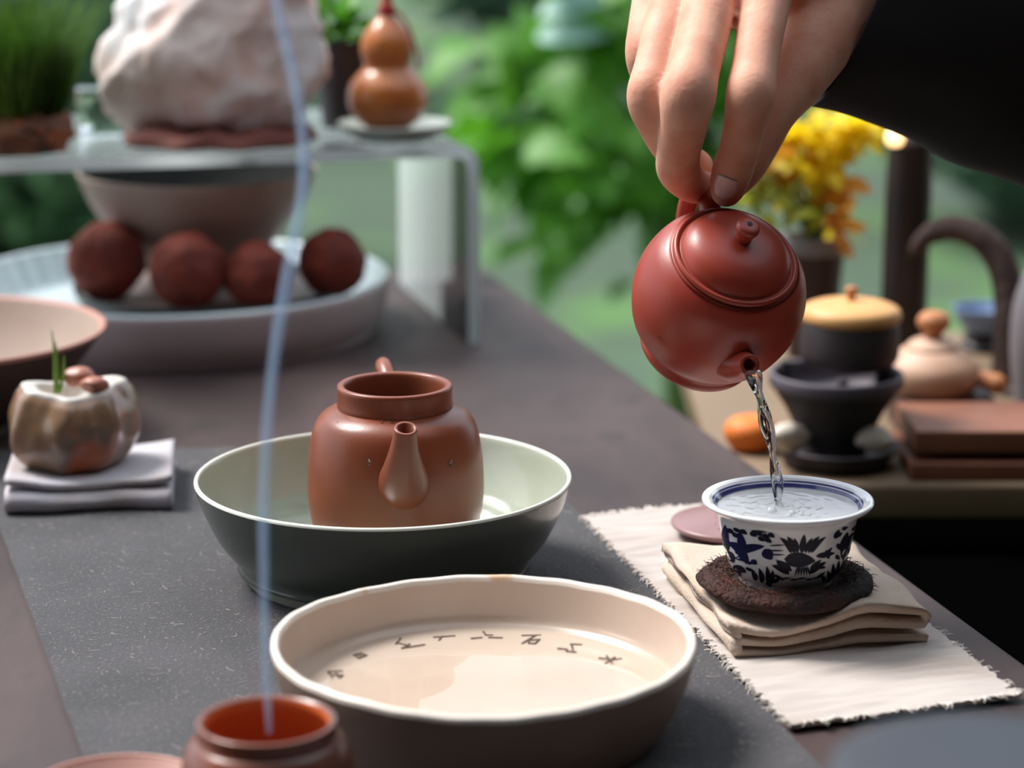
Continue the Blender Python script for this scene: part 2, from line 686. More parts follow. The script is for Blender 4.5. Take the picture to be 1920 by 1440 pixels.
# ------------------------------------------------------------------ the setting
GZ = -0.72
mb = MB()
nx, ny = 40, 40
vs, fs = [], []
for j in range(ny + 1):
    for i in range(nx + 1):
        x, y = -14 + 28 * i / nx, -3 + 26 * j / ny
        vs.append((x, y, GZ + 0.03 * mnoise.noise(Vector((x * 0.6, y * 0.6, 0)))))
for j in range(ny):
    for i in range(nx):
        a = j * (nx + 1) + i
        fs.append((a, a + 1, a + nx + 2, a + nx + 1))
mb.add(vs, fs)
g = mb.obj('ground', M['lawn'])
g['kind'] = 'structure'
g['label'] = 'soft green garden lawn stretching behind the tea table'
g['category'] = 'lawn'


def hedge(name, label, x0, x1, y0, y1, z1, n, seed, mats, group=None):
    rnd = random.Random(seed)
    t = thing(name, label, 'hedge', ((x0 + x1) / 2, (y0 + y1) / 2, GZ), group)
    core = MB()
    rocky(core, ((x1 - x0) * 0.47, (y1 - y0) * 0.40, (z1 - GZ) * 0.5), seed, sub=3, amp=0.25, freq=2.2, facets=0)
    core.obj('shaded_twigs', M['hedge_core'], t, (0, 0, (z1 - GZ) * 0.48))
    mb_ = MB()
    for k in range(n * 3):
        a = rnd.uniform(0, 2 * math.pi)
        zz = rnd.uniform(-1, 1)
        rr = math.sqrt(1 - zz * zz)
        s = rnd.uniform(0.86, 1.06) * (1 + 0.16 * mnoise.noise(Vector((rr * math.cos(a) * 2, rr * math.sin(a) * 2, zz * 2 + seed))))
        p = Vector((rr * math.cos(a) * (x1 - x0) * 0.5 * s, rr * math.sin(a) * (y1 - y0) * 0.5 * s, (z1 - GZ) * 0.5 * (1 + zz * s * 0.98)))
        p.z = max(p.z, 0.02)
        d = Vector((rnd.uniform(-1, 1), rnd.uniform(-1, 1), rnd.uniform(-0.6, 0.6))).normalized()
        e = d.cross(Vector((rnd.uniform(-1, 1), rnd.uniform(-1, 1), rnd.uniform(-1, 1)))).normalized()
        L = rnd.uniform(0.08, 0.17)
        mb_.add([p - d * L * 0.5, p + e * L * 0.25, p + d * L * 0.6, p - e * L * 0.25], [(0, 1, 2, 3)], rnd.randrange(len(mats)))
    f = mb_.obj('foliage', mats, t, smooth=False, fix=False)
    f['kind'] = 'stuff'
    return t


HM = [M['hedge_leaf'], M['hedge_leaf_pale']]
hedge('garden_hedge', 'tall grey-green hedge closing the garden behind the gourd', -5.4, -0.75, 8.5, 10.3, 2.6, 4200, 3, HM)
hedge('garden_hedge', 'tall grey-green hedge behind the leafy bright green plant', -0.9, 2.1, 10.6, 12.2, 2.6, 3600, 4, HM)
hedge('garden_hedge', 'tall grey-green hedge behind the dark wooden post', 1.95, 5.4, 8.3, 10.2, 2.6, 3200, 5, HM)
hedge('garden_bush', 'low rounded bush on the lawn behind the clear acrylic shelf', -1.9, -0.7, 5.2, 6.2, 0.15, 1500, 6, HM)
hedge('garden_bush', 'low rounded bush on the lawn behind the yellow flowers', 0.9, 2.4, 5.6, 6.6, 0.25, 1500, 8, HM)

# unseen walls and roof added around the camera to keep near sides in shade
wb = MB()
box(wb, (0, -0.75, 0.32), (6.0, 0.12, 2.08))
w = wb.obj('wall_back', M['veranda_wood'])
w['kind'] = 'structure'
wb = MB()
box(wb, (0, -0.21, 1.34), (6.0, 1.20, 0.06))
w = wb.obj('ceiling', M['veranda_wood'])
w['kind'] = 'structure'
wb = MB()
box(wb, (1.35, 0.62, 0.32), (0.10, 2.86, 2.08))
w = wb.obj('wall_right', M['veranda_wood'])
w['kind'] = 'structure'
wb = MB()
box(wb, (-1.25, -0.12, 0.32), (0.10, 1.30, 2.08))
w = wb.obj('wall_left', M['veranda_wood'])
w['kind'] = 'structure'

# ------------------------------------------------------------------ the tea table
K_EDGE = 0.2626
FR = Vector((-0.017, 1.735))
NR = Vector((-0.017 + (1.735 - 0.28) * K_EDGE, 0.28))
FL = FR + Vector((-0.95, -0.03))
NL = NR + Vector((-0.95, -0.03))
tb = thing('tea_table', 'long dark brown wooden tea table carrying the bowls and teaware', 'table', (0, 1.0, GZ))
mb = MB()
slab(mb, [FR, FL, NL, NR], -0.045, 0.0, bev=0.006)
mb.obj('tabletop', M['table_wood'], tb, rel=True, auto=40)
for c in (FR, FL, NL, NR):
    ctr = (FR + FL + NL + NR) / 4
    q = c + (ctr - c).normalized() * 0.12
    mb = MB()
    box(mb, (q.x, q.y, (GZ + -0.045) / 2), (0.07, 0.07, -0.045 - GZ), E1, E2, bev=0.004)
    mb.obj('leg', M['table_side'], tb, rel=True, auto=40)

# felt runner
a, b2 = at(0, 994), at(161, 1436)
c, d2 = at(1075, 960), at(1530, 1440)


def ext(p, q, Y):
    t = (Y - p.y) / (q.y - p.y)
    return p + (q - p) * t


rl_f, rl_n = ext(a, b2, at(0, 852).y), ext(a, b2, 0.42)
rr_f, rr_n = ext(c, d2, at(0, 846).y), ext(c, d2, 0.42)
mb = MB()
nx, ny = 60, 60
vs, fs = [], []
TH = 0.0026
for side in (0, 1):
    for j in range(ny + 1):
        for i in range(nx + 1):
            s, t = i / nx, j / ny
            p = (rl_n * (1 - s) + rr_n * s) * (1 - t) + (rl_f * (1 - s) + rr_f * s) * t
            p = p.copy()
            edge = min(s, 1 - s)
            p += E1 * (0.0006 * mnoise.noise(Vector((t * 40, s * 3, 1))) if edge < 1e-6 else 0)
            p.z = 0.0001 + (TH if side else 0)
            vs.append(p)
N1 = (nx + 1) * (ny + 1)
for j in range(ny):
    for i in range(nx):
        q = j * (nx + 1) + i
        fs.append((q + N1, q + 1 + N1, q + nx + 2 + N1, q + nx + 1 + N1))
        fs.append((q, q + nx + 1, q + nx + 2, q + 1))
for j in range(ny):
    for i in (0, nx):
        q, r_ = j * (nx + 1) + i, (j + 1) * (nx + 1) + i
        fs.append((q, r_, r_ + N1, q + N1))
for i in range(nx):
    for j in (0, ny):
        q, r_ = j * (nx + 1) + i, j * (nx + 1) + i + 1
        fs.append((q, r_, r_ + N1, q + N1))
mb.add(vs, fs)
ctr = (rl_f + rl_n + rr_f + rr_n) / 4
run = thing('table_runner', 'charcoal grey felt runner lying along the dark table', 'runner', (ctr.x, ctr.y, 0))
mb.obj('cloth', M['runner_felt'], run, rel=True, auto=40)
mb = MB()
rnd = random.Random(11)
for k in range(2600):
    s, t = rnd.random(), rnd.random()
    p = (rl_n * (1 - s) + rr_n * s) * (1 - t) + (rl_f * (1 - s) + rr_f * s) * t
    a_ = rnd.uniform(0, math.pi)
    L = rnd.choice([0.0004, 0.0005, 0.0006, 0.0006, 0.0008, 0.001, 0.0015, 0.003])
    d = Vector((math.cos(a_), math.sin(a_), 0))
    n_ = Vector((-d.y, d.x, 0))
    w_ = 0.00012
    z = TH + 0.0002
    q0, q1, q2 = p - d * L, p + n_ * L * 0.25, p + d * L
    vv = []
    for q in (q0, q1, q2):
        vv += [Vector((q.x, q.y, z)) + n_ * w_, Vector((q.x, q.y, z)) - n_ * w_, Vector((q.x, q.y, z + 0.0002))]
    mb.add(vv, [(0, 2, 5, 3), (2, 1, 4, 5), (3, 5, 8, 6), (5, 4, 7, 8)])
o = mb.obj('lint', M['felt_fibre'], run, rel=True, fix=False)
o['kind'] = 'stuff'

# ------------------------------------------------------------------ celadon bowl with water
cb = P(719, 890, 1.0)
CB = Vector((cb.x, 1.0, 0.0028))
t = thing('celadon_bowl', 'wide pale green celadon bowl of water with a brown teapot standing in it', 'bowl', CB)
mb = MB()
lathe(mb, [(0, 0.004), (0.05, 0.004), (0.0515, 0.0), (0.0585, 0.0), (0.0598, 0.0015), (0.0595, 0.006)], 96)
mb.obj('foot_ring', M['celadon_foot'], t, auto=50)
mb = MB()
lathe(mb, [(0.0, 0.0045), (0.058, 0.005), (0.0625, 0.009), (0.071, 0.0195), (0.0775, 0.033), (0.0805, 0.0425), (0.0808, 0.0437)], 128, 3)
mb.obj('outer_wall', M['celadon_outer'], t)
mb = MB()
lathe(mb, [(0.0788, 0.0437), (0.0783, 0.042), (0.0755, 0.031), (0.0695, 0.0185), (0.060, 0.010), (0.04, 0.0075), (0.0, 0.007)], 128, 3)
mb.obj('inner_wall', M['celadon'], t, fix=False)
mb = MB()
lathe(mb, [(0.0808, 0.0436), (0.0806, 0.0446), (0.0798, 0.0450), (0.0790, 0.0446), (0.0788, 0.0436)], 128, 2)
mb.obj('rim', M['celadon_rim'], t)
mb = MB()
lathe(mb, [(0.0, 0.0195), (0.03, 0.0195), (0.066, 0.0195), (0.0700, 0.0199)], 96)
mb.obj('water', M['water'], t)

# ------------------------------------------------------------------ lidless brown teapot
bt = P(741, 800, 1.0)
BT = Vector((bt.x, 1.0, CB.z + 0.0076))
t = thing('lidless_teapot', 'open brown clay teapot without lid, spout forward, standing in celadon bowl', 'teapot', BT)
HB = 0.0876 - BT.z
mb = MB()
lathe(mb, [(0, 0.001), (0.024, 0.001), (0.0285, 0.0), (0.0312, 0.002), (0.0350, 0.012), (0.0374, 0.025), (0.0378, 0.036), (0.0370, 0.048),
           (0.0352, 0.0575), (0.0325, 0.0630), (0.0285, 0.0660), (0.0246, 0.0674), (0.0238, 0.0676)], 96, 4)
lathe(mb, [(0.0205, 0.0676), (0.024, 0.064), (0.0345, 0.05), (0.035, 0.03), (0.026, 0.006), (0, 0.005)], 64, 3)
mb.obj('body', M['brown_clay'], t, fix=False)
mb = MB()
h0 = 0.0668
lathe(mb, [(0.0243, h0), (0.0247, h0 + 0.001), (0.0244, h0 + 0.004), (0.0245, HB - 0.003), (0.0246, HB - 0.001), (0.0240, HB), (0.0222, HB), (0.0213, HB - 0.001),
           (0.0209, HB - 0.004), (0.0205, h0)], 96, 2)
mb.obj('collar', M['brown_clay'], t)
mb = MB()
lathe(mb, [(0, 0.052), (0.0300, 0.052)], 48)
mb.obj('tea', mat('dark_tea', (30, 12, 8), 0.1), t)


def loc_of(px, py, Y, base):
    return P(px, py, Y) - base


tube_pts = [loc_of(757, 912, 0.974, BT), loc_of(757, 900, 0.963, BT), loc_of(757, 875, 0.956, BT), loc_of(758, 845, 0.951, BT), loc_of(760, 818, 0.948, BT),
            loc_of(761, 803, 0.9465, BT)]
mb = MB()
tube(mb, tube_pts, [0.012, 0.0105, 0.0082, 0.0061, 0.0050, 0.0047], 28, 6, hollow=(0.74, 0.008))
mb.obj('spout', M['brown_clay'], t)
hp = [loc_of(735, 745, 1.036, BT), loc_of(728, 712, 1.046, BT), loc_of(720, 688, 1.056, BT), loc_of(718, 690, 1.066, BT), loc_of(716, 740, 1.073, BT), loc_of(720, 800, 1.060, BT), loc_of(730, 840, 1.036, BT)]
mb = MB()
tube(mb, hp, [0.004, 0.0037, 0.0036, 0.0036, 0.0036, 0.0036, 0.004], 16, 6)
mb.obj('handle', M['brown_clay'], t)

# droplets on the pot
rnd = random.Random(5)
for k, (px, py) in enumerate([(742, 764), (715, 763), (790, 858), (850, 872), (700, 870), (612, 800)]):
    # drop onto the body's surface in view of the spout side
    th = math.asin(max(-1, min(1, (px - 741) / 166.0)))
    zz = None
    best = 1e9
    for q in range(200):
        z_ = 0.002 + 0.064 * q / 199
        r_ = 0.0378 if z_ < 0.05 else 0.0378 - (z_ - 0.05) ** 2 * 45
        p = BT + Vector((math.sin(th) * r_, -math.cos(th) * r_, z_))
        dd = p - CAM
        yy = CY - FPX * dd.dot(UP) / dd.dot(FWD)
        if abs(yy - py) < best:
            best, zz, rr = abs(yy - py), z_, r_
    mb = MB()
    lathe(mb, [(0, -0.0006), (0.0009, -0.0003), (0.0011, 0.0002), (0.0008, 0.0011), (0.0003, 0.002), (0, 0.0023)], 12, 2)
    mb.obj('water_drop', M['water'], t, (math.sin(th) * rr, -math.cos(th) * rr, zz))

# ------------------------------------------------------------------ cream bowl with written characters
cr = at(906, 1203, 0.036)
CR = Vector((cr.x, cr.y, 0.0028))
t = thing('cream_bowl', 'shallow cream glazed bowl of water with handwritten characters inside', 'bowl', CR)
wob = lambda a_, r, z: (r * (1 + 0.004 * math.sin(3 * a_ + 0.5) + 0.002 * math.sin(7 * a_)), z + (0.0006 * math.sin(2 * a_ + 1) + 0.0003 * math.sin(5 * a_) + 0.00015 * math.sin(23 * a_) if z > 0.03 else 0))
mb = MB()
lathe(mb, [(0, 0.001), (0.056, 0.001), (0.0595, 0.0), (0.0625, 0.0012), (0.0665, 0.006), (0.0722, 0.018), (0.0752, 0.028), (0.0760, 0.0325)], 128, 3, mod=wob)
mb.obj('outer_wall', M['cream_outer'], t)
mb = MB()
lathe(mb, [(0.0760, 0.0325), (0.0757, 0.0341), (0.0745, 0.0346), (0.0733, 0.0341), (0.0727, 0.0325)], 128, 3, mod=wob)
mb.obj('rim', M['cream_rim'], t)
mb = MB()
lathe(mb, [(0.0727, 0.0325), (0.0722, 0.028), (0.0714, 0.021), (0.0705, 0.0175), (0.0685, 0.0158), (0.064, 0.0150), (0.03, 0.0147), (0.0, 0.0147)], 128, 3, mod=wob)
mb.obj('inner_wall', M['cream_glaze'], t, fix=False)
mb = MB()
lathe(mb, [(0, 0.0180), (0.03, 0.0180), (0.069, 0.0180), (0.0712, 0.0183)], 96)
mb.obj('water', M['water'], t)
S8 = [
    [[(300, 465), (360, 462)], [(305, 470), (320, 490)], [(335, 466), (345, 488)], [(318, 478), (362, 480), (352, 490)]],
    [[(410, 396), (440, 388), (462, 397), (432, 409), (410, 396)], [(422, 392), (448, 402)]],
    [[(606, 325), (586, 350)], [(588, 345), (626, 352)], [(642, 350), (612, 368)], [(612, 366), (640, 362), (705, 352)]],
    [[(745, 321), (790, 318), (832, 315)], [(778, 318), (766, 333)]],
    [[(902, 326), (945, 322)], [(952, 298), (962, 312), (990, 312)], [(975, 322), (1030, 323)]],
    [[(1115, 314), (1190, 312)], [(1168, 315), (1115, 346)], [(1142, 334), (1186, 330), (1168, 347), (1142, 346), (1142, 334)]],
    [[(1318, 350), (1362, 352)], [(1265, 368), (1302, 371)], [(1300, 379), (1338, 383)], [(1322, 356), (1328, 380)]],
    [[(1438, 408), (1472, 412)], [(1468, 399), (1492, 430)], [(1502, 404), (1462, 430)], [(1488, 416), (1530, 410)]],
]
ZC = CR.z + 0.0153
for ch in S8:
    mb = MB()
    for st in ch:
        pts = [at(480 + x / 2.2326, 1050 + y / 2.2326, ZC) for x, y in st]
        for p, q in zip(pts, pts[1:]):
            d = (q - p).normalized()
            n_ = Vector((-d.y, d.x, 0)) * 0.0004
            p, q = p - d * 0.0003, q + d * 0.0003
            u = Vector((0, 0, -0.0006))
            mb.add([p - n_, p + n_, q + n_ * 0.6, q - n_ * 0.6, p - n_ + u, p + n_ + u, q + n_ * 0.6 + u, q - n_ * 0.6 + u],
                   [(0, 1, 2, 3), (0, 4, 5, 1), (1, 5, 6, 2), (2, 6, 7, 3), (3, 7, 4, 0)])
    o = mb.obj('written_character', M['ink'], t, rel=True, smooth=False)

# ------------------------------------------------------------------ incense burner and its smoke
bu = at(500, 1356, 0.043)
BU = Vector((bu.x, bu.y, 0.0028))
t = thing('incense_burner', 'small round brown clay incense burner with open mouth and thin smoke', 'incense burner', BU)
mb = MB()
lathe(mb, [(0, 0.0005), (0.016, 0.0), (0.019, 0.001), (0.0245, 0.010), (0.0275, 0.021), (0.0270, 0.029), (0.0245, 0.0345), (0.0225, 0.0365), (0.0224, 0.0395),
           (0.0222, 0.0412), (0.0210, 0.0415), (0.0200, 0.0408)], 72, 4)
mb.obj('body', M['burner_clay'], t, fix=False)
mb = MB()
lathe(mb, [(0.0200, 0.0408), (0.0196, 0.038), (0.0225, 0.033), (0.0245, 0.026), (0.023, 0.018)], 72, 3)
mb.obj('inner_wall', M['burner_in'], t, fix=False)
mb = MB()
lathe(mb, [(0.0240, 0.0200), (0.015, 0.0215), (0.004, 0.0225), (0, 0.0226)], 48, 2, mod=lambda a_, r, z: (r, z + 0.0008 * mnoise.noise(Vector((r * 200 * math.cos(a_), r * 200 * math.sin(a_), 0)))))
mb.obj('ash_bed', M['ash'], t)

sm = [(505, 1372, 0.735, 7), (501, 1300, 0.735, 9), (497, 1200, 0.737, 10), (495, 1080, 0.74, 11), (494, 960, 0.742, 12), (498, 850, 0.744, 12), (506, 740, 0.745, 12), (518, 640, 0.747, 13),
      (533, 550, 0.75, 14), (550, 460, 0.752, 14), (566, 370, 0.755, 14), (570, 290, 0.757, 13), (562, 210, 0.76, 12), (545, 120, 0.76, 12), (528, 50, 0.76, 13), (518, -20, 0.76, 14), (525, -120, 0.76, 16), (540, -240, 0.76, 20)]
pts = [P(x, y, Y) for x, y, Y, r in sm]
rads = [r * mpp(p) for p, (x, y, Y, r) in zip(pts, sm)]
mb = MB()
tube(mb, pts, rads, 16, 5)
o = mb.obj('incense_smoke', M['smoke'], None, pts[0], rel=True)
tag(o, 'thin blue wisp of smoke rising from the brown incense burner', 'smoke', kind='stuff')

# pink saucer at the table front
sp = at(222, 1500, 0.012)
t = thing('clay_saucer', 'pinkish clay saucer on the felt beside the incense burner', 'saucer', (sp.x, sp.y, 0.0028))
mb = MB()
lathe(mb, [(0, 0.001), (0.018, 0.0), (0.020, 0.001), (0.027, 0.007), (0.0305, 0.0118), (0.030, 0.0128), (0.0288, 0.0120), (0.024, 0.007), (0.017, 0.0035), (0, 0.003)], 72, 3)
mb.obj('dish', M['saucer_pink'], t)
mb = MB()
lathe(mb, [(0.0302, 0.0117), (0.0306, 0.0126), (0.0300, 0.0132), (0.0292, 0.0128), (0.0290, 0.0118)], 72, 2)
mb.obj('rim', M['bowl_pink_rim'], t)

# slate jar near the table's front corner
js = P(1870, 1420, 0.52)
t = thing('tea_jar', 'broad slate-grey stoneware tea jar at the near end of the white linen', 'jar', (js.x, 0.52, 0.0))
zt = P(1790, 1436, 0.52).z
mb = MB()
lathe(mb, [(0, 0), (0.040, 0), (0.044, 0.003), (0.050, 0.02), (0.052, zt * 0.5), (0.048, zt - 0.022), (0.040, zt - 0.014), (0.030, zt - 0.012), (0, zt - 0.012)], 64, 3)
mb.obj('body', M['jar_slate'], t)
mb = MB()
lathe(mb, [(0.0, zt - 0.013), (0.036, zt - 0.013), (0.039, zt - 0.010), (0.0385, zt - 0.004), (0.034, zt - 0.001), (0.0, zt)], 64, 3)
mb.obj('lid', M['jar_slate'], t)

# ------------------------------------------------------------------ white linen mat
mfl, mnl, mnr = at(1092, 972, 0.002), at(1482, 1366, 0.002), at(1912, 1308, 0.002)
mfr = mfl + (mnr - mnl)
ctr = (mfl + mnl + mnr + mfr) / 4
mt = thing('linen_mat', 'white frayed handwoven linen mat along the table edge under the cup', 'mat', (ctr.x, ctr.y, 0.0))
mb = MB()
nx, ny = 50, 120
vs, fs = [], []


def matpt(s, t, side):
    p = (mnl * (1 - s) + mnr * s) * (1 - t) + (mfl * (1 - s) + mfr * s) * t
    p = p.copy()
    k = 0.0
    if s < 1e-6 or s > 1 - 1e-6:
        p += (mnr - mnl).normalized() * (0.0022 * mnoise.noise(Vector((t * 55, s, 4))) + 0.0012 * mnoise.noise(Vector((t * 160, s, 9))))
    if t < 1e-6 or t > 1 - 1e-6:
        p += (mfl - mnl).normalized() * (0.0025 * mnoise.noise(Vector((s * 18, t, 2))) + 0.001 * mnoise.noise(Vector((s * 60, t, 2))))
    z = 0.0022 + (0.0012 * mnoise.noise(Vector((s * 4, t * 75, 3))) + 0.0005 * mnoise.noise(Vector((s * 3, t * 7, 8)))) * (1 if side else 0)
    p.z = z + (0.0013 if side else -0.0003)
    return p


for side in (0, 1):
    for j in range(ny + 1):
        for i in range(nx + 1):
            vs.append(matpt(i / nx, j / ny, side))
N1 = (nx + 1) * (ny + 1)
for j in range(ny):
    for i in range(nx):
        q = j * (nx + 1) + i
        fs.append((q + N1, q + 1 + N1, q + nx + 2 + N1, q + nx + 1 + N1))
        fs.append((q, q + nx + 1, q + nx + 2, q + 1))
for j in range(ny):
    for i in (0, nx):
        q, r_ = j * (nx + 1) + i, (j + 1) * (nx + 1) + i
        fs.append((q, r_, r_ + N1, q + N1))
for i in range(nx):
    for j in (0, ny):
        q, r_ = j * (nx + 1) + i, j * (nx + 1) + i + 1
        fs.append((q, r_, r_ + N1, q + N1))
mb.add(vs, fs)
mb.obj('cloth', M['linen_white'], mt, rel=True, auto=50)
mb = MB()
rnd = random.Random(21)
for k in range(420):
    if rnd.random() < 0.7:
        s, t_ = rnd.choice([0, 1]), rnd.random()
        d = (mnr - mnl).normalized() * (1 if s else -1)
    else:
        s, t_ = rnd.random(), rnd.choice([0, 1])
        d = (mfl - mnl).normalized() * (1 if t_ else -1)
    p = matpt(s, t_, 1)
    L = rnd.uniform(0.0008, 0.0032)
    side_ = Vector((-d.y, d.x, 0)) * rnd.uniform(-0.7, 0.7)
    p1 = p + (d + side_) * L * 0.6 + Vector((0, 0, rnd.uniform(-0.0002, 0.0006)))
    p2 = p + (d + side_ * 1.6) * L + Vector((0, 0, rnd.uniform(-0.0012, 0.0003)))
    tube(mb, [p - d * 0.001, p1, p2], [0.00022, 0.0002, 0.00012], 4, 2, cap0=False, cap1=False)
o = mb.obj('fringe_threads', M['thread'], mt, rel=True)
o['kind'] = 'stuff'

# ------------------------------------------------------------------ folded beige cloth
ZTOP = 0.018
q_fl, q_nl, q_nr = at(1232, 1022, ZTOP), at(1378, 1166, ZTOP), at(1752, 1140, ZTOP)
ux = (q_nr - q_nl).normalized()
uy = Vector((-ux.y, ux.x, 0))
W = (q_nr - q_nl).length
D = 0.100
th = 0.0034
gap = 0.0050
z_ = 0.0035 + th * 0.5
pth = []


def seg_line(s0, s1, z0, z1, n=14):
    return [(s0 + (s1 - s0) * k / n, z0 + (z1 - z0) * k / n) for k in range(n + 1)]


def uturn(s, zc, r, sgn, n=8):
    return [(s + sgn * r * math.sin(math.pi * k / n), zc - r * math.cos(math.pi * k / n)) for k in range(1, n)]


zb, zm, zt_ = 0.0054, 0.0113, 0.0172
pth += seg_line(W * 0.97, 0.003, zb, zb) + uturn(0.003, (zb + zm) / 2, (zm - zb) / 2, -1) + seg_line(0.003, W * 0.93, zm, zm) + uturn(W * 0.93, (zm + zt_) / 2, (zt_ - zm) / 2, 1) + seg_line(W * 0.93, -0.002, zt_, zt_)
pth += uturn(-0.002, zt_ - 0.0032, -0.0032, -1)[:5]


def cw(s, t, z):
    k = (z - zb) / (zt_ - zb)
    n1 = mnoise.noise(Vector((s * 38, t * 1.5, 2))) * 0.0022 * max(0, k) + mnoise.noise(Vector((s * 60, t * 6, 5))) * 0.0010
    f = (1 - t) ** 3
    dip = -0.0042 * math.sin(s / W * math.pi * 2.0 + 0.4) * f * (0.35 + 0.65 * max(0, k))
    return uy * (0.0030 * mnoise.noise(Vector((s * 30, z * 200, 7))) * (1 - t) - 0.004 * f * k * math.sin(s / W * 3.1)) + Vector((0, 0, n1 + dip)) + ux * (0.0022 * mnoise.noise(Vector((t * 5, z * 300, 1))))


mb = MB()
ribbon_path(mb, pth, th, D, ux, uy, Vector((q_nl.x, q_nl.y, 0)), 30, cw)
o = mb.obj('folded_cloth', M['linen_beige'], None, (q_nl.x, q_nl.y, 0.0035), rel=True)
tag(o, 'beige linen cloth folded in thick layers under the painted cup', 'cloth')

# ------------------------------------------------------------------ coir coaster
GW = P(1477, 934, 0.929)
GX, GY = GW.x, 0.929
kc = thing('coir_coaster', 'dark brown fibrous round coaster under the painted cup', 'coaster', (GX, GY - 0.001, 0.0190))
mb = MB()
lathe(mb, [(0, 0), (0.027, 0), (0.0335, 0.0020), (0.0352, 0.0046), (0.0330, 0.0072), (0.0285, 0.0080), (0.0235, 0.0066), (0.0210, 0.0044), (0, 0.0040)], 72, 3,
      mod=lambda a_, r, z: (r * (1 + 0.05 * mnoise.noise(Vector((math.cos(a_) * 3, math.sin(a_) * 3, z * 200)))), z + (0.0009 * mnoise.noise(Vector((math.cos(a_) * r * 300, math.sin(a_) * r * 300, 0))) if z > 0.003 else 0)))
mb.obj('pad', M['coir'], kc)
mb = MB()
rnd = random.Random(31)
for k in range(900):
    a_ = rnd.uniform(0, 2 * math.pi)
    r_ = rnd.uniform(0.023, 0.0345)
    z = 0.0076 - max(0, (r_ - 0.030)) * 0.8 - max(0, (0.027 - r_)) * 0.3 + rnd.uniform(-0.0006, 0.0006)
    p = Vector((r_ * math.cos(a_), r_ * math.sin(a_), z))
    d = Vector((rnd.uniform(-1, 1), rnd.uniform(-1, 1), rnd.uniform(0.0, 0.5))).normalized()
    L = rnd.uniform(0.002, 0.005)
    tube(mb, [p, p + d * L * 0.5 + Vector((0, 0, 0.0006)), p + d * L + Vector((0, 0, -0.0003))], [0.00018, 0.00016, 0.0001], 3, 2, cap0=False, cap1=False)
o = mb.obj('coir_fibres', M['coir_fibre'], kc)
o['kind'] = 'stuff'

# ------------------------------------------------------------------ blue and white cup
ZB = 0.0232
gt = thing('painted_cup', 'blue and white porcelain cup painted with flowers, being filled with water', 'cup', (GX, GY, ZB))
RZ = 0.058 - ZB
CS = (0.058 - ZB) / 0.0336
body_prof = [(r_, z_ * CS) for r_, z_ in [(0.0150, 0.0), (0.0182, 0.0002), (0.0188, 0.0012), (0.0190, 0.0026), (0.0208, 0.0042), (0.0228, 0.0070), (0.0250, 0.0130), (0.0266, 0.0200), (0.0279, 0.0265), (0.0298, 0.0298)]]
mb = MB()
lathe(mb, [(0, 0.002)] + body_prof + [(r_, z_ * CS) for r_, z_ in [(0.0330, 0.0312), (0.0342, 0.0322), (0.0341, 0.0332), (0.0332, 0.0336), (0.0312, 0.0330)]], 128, 3)
lathe(mb, [(r_, z_ * CS) for r_, z_ in [(0.0312, 0.0330), (0.0290, 0.0312), (0.0270, 0.027), (0.0245, 0.018), (0.0210, 0.009), (0.012, 0.0045), (0, 0.0045)]], 96, 3)
mb.obj('body', M['porcelain'], gt, fix=False)
mb = MB()
lathe(mb, [(0.0300, 0.03215 * CS), (0.0294, 0.0317 * CS)], 96)
lathe(mb, [(0.0289, 0.0313 * CS), (0.0280, 0.0300 * CS)], 96)
o = mb.obj('painted_rim_line', M['cobalt_rim'], gt, (0, 0, 0.00012), fix=False)
prof_fine = catmull(body_prof, 8)


def surf_r(z):
    for (r0, z0), (r1, z1) in zip(prof_fine, prof_fine[1:]):
        if z0 <= z <= z1 and z1 > z0:
            return r0 + (r1 - r0) * (z - z0) / (z1 - z0)
    return prof_fine[-1][0]


def cup_pt(x, y, rot=0.0, off=0.00012):
    """crop drawing coordinates -> the cup's outer wall"""
    mp_ = 0.000213 / 4.174
    z = 0.016
    for _ in range(6):
        r = surf_r(z)
        s = max(-0.995, min(0.995, (x - 1070) * mp_ / r))
        th_ = math.asin(s)
        yy = y + 118 * (1 - math.cos(th_))
        z = 0.0036 + (945 - yy) / (945 - 425) * (0.0290 * CS - 0.0036)
        z = max(0.001, min(0.0294 * CS, z))
    r = surf_r(z) + off
    a_ = th_ + rot
    return Vector((math.sin(a_) * r, -math.cos(a_) * r, z))


def leaf_poly(bx, by, tx, ty, w_, bend=0.0, n=8):
    d = Vector((tx - bx, ty - by))
    nrm = Vector((-d.y, d.x)).normalized() if d.length else Vector((0, 1))
    up_, dn = [], []
    for k in range(n + 1):
        t = k / n
        c = Vector((bx, by)) + d * t + nrm * bend * math.sin(math.pi * t)
        ww = w_ * 1.1 * math.sin(math.pi * (t ** 0.8)) ** 0.75 * 0.5
        up_.append(c + nrm * ww)
        dn.append(c - nrm * ww)
    return up_, dn


PAINT = []
# the fan flower in the middle
for tx, ty, w_, bd in [(955, 498, 46, 18), (1010, 488, 52, 14), (1062, 500, 34, 8), (1140, 468, 52, 0), (1205, 500, 34, -8), (1262, 488, 46, -14), (1315, 496, 42, -16)]:
    PAINT.append((1, leaf_poly(1125 + (tx - 1135) * 0.42, 632, tx, ty, w_ * 0.92, bd)))
PAINT.append((1, leaf_poly(995, 680, 1240, 700, 118)))
for k in range(6):
    x = 1085 + k * 24
    PAINT.append((1, leaf_poly(1105 + k * 14, 740, x, 832, 15)))
PAINT.append((1, leaf_poly(1045, 815, 905, 735, 50, 10)))
PAINT.append((1, leaf_poly(1060, 790, 930, 690, 38, 12)))
PAINT.append((1, leaf_poly(1195, 815, 1330, 712, 50, -10)))
PAINT.append((1, leaf_poly(1200, 790, 1290, 690, 34, -10)))
PAINT.append((1, leaf_poly(1240, 660, 1400, 640, 44)))
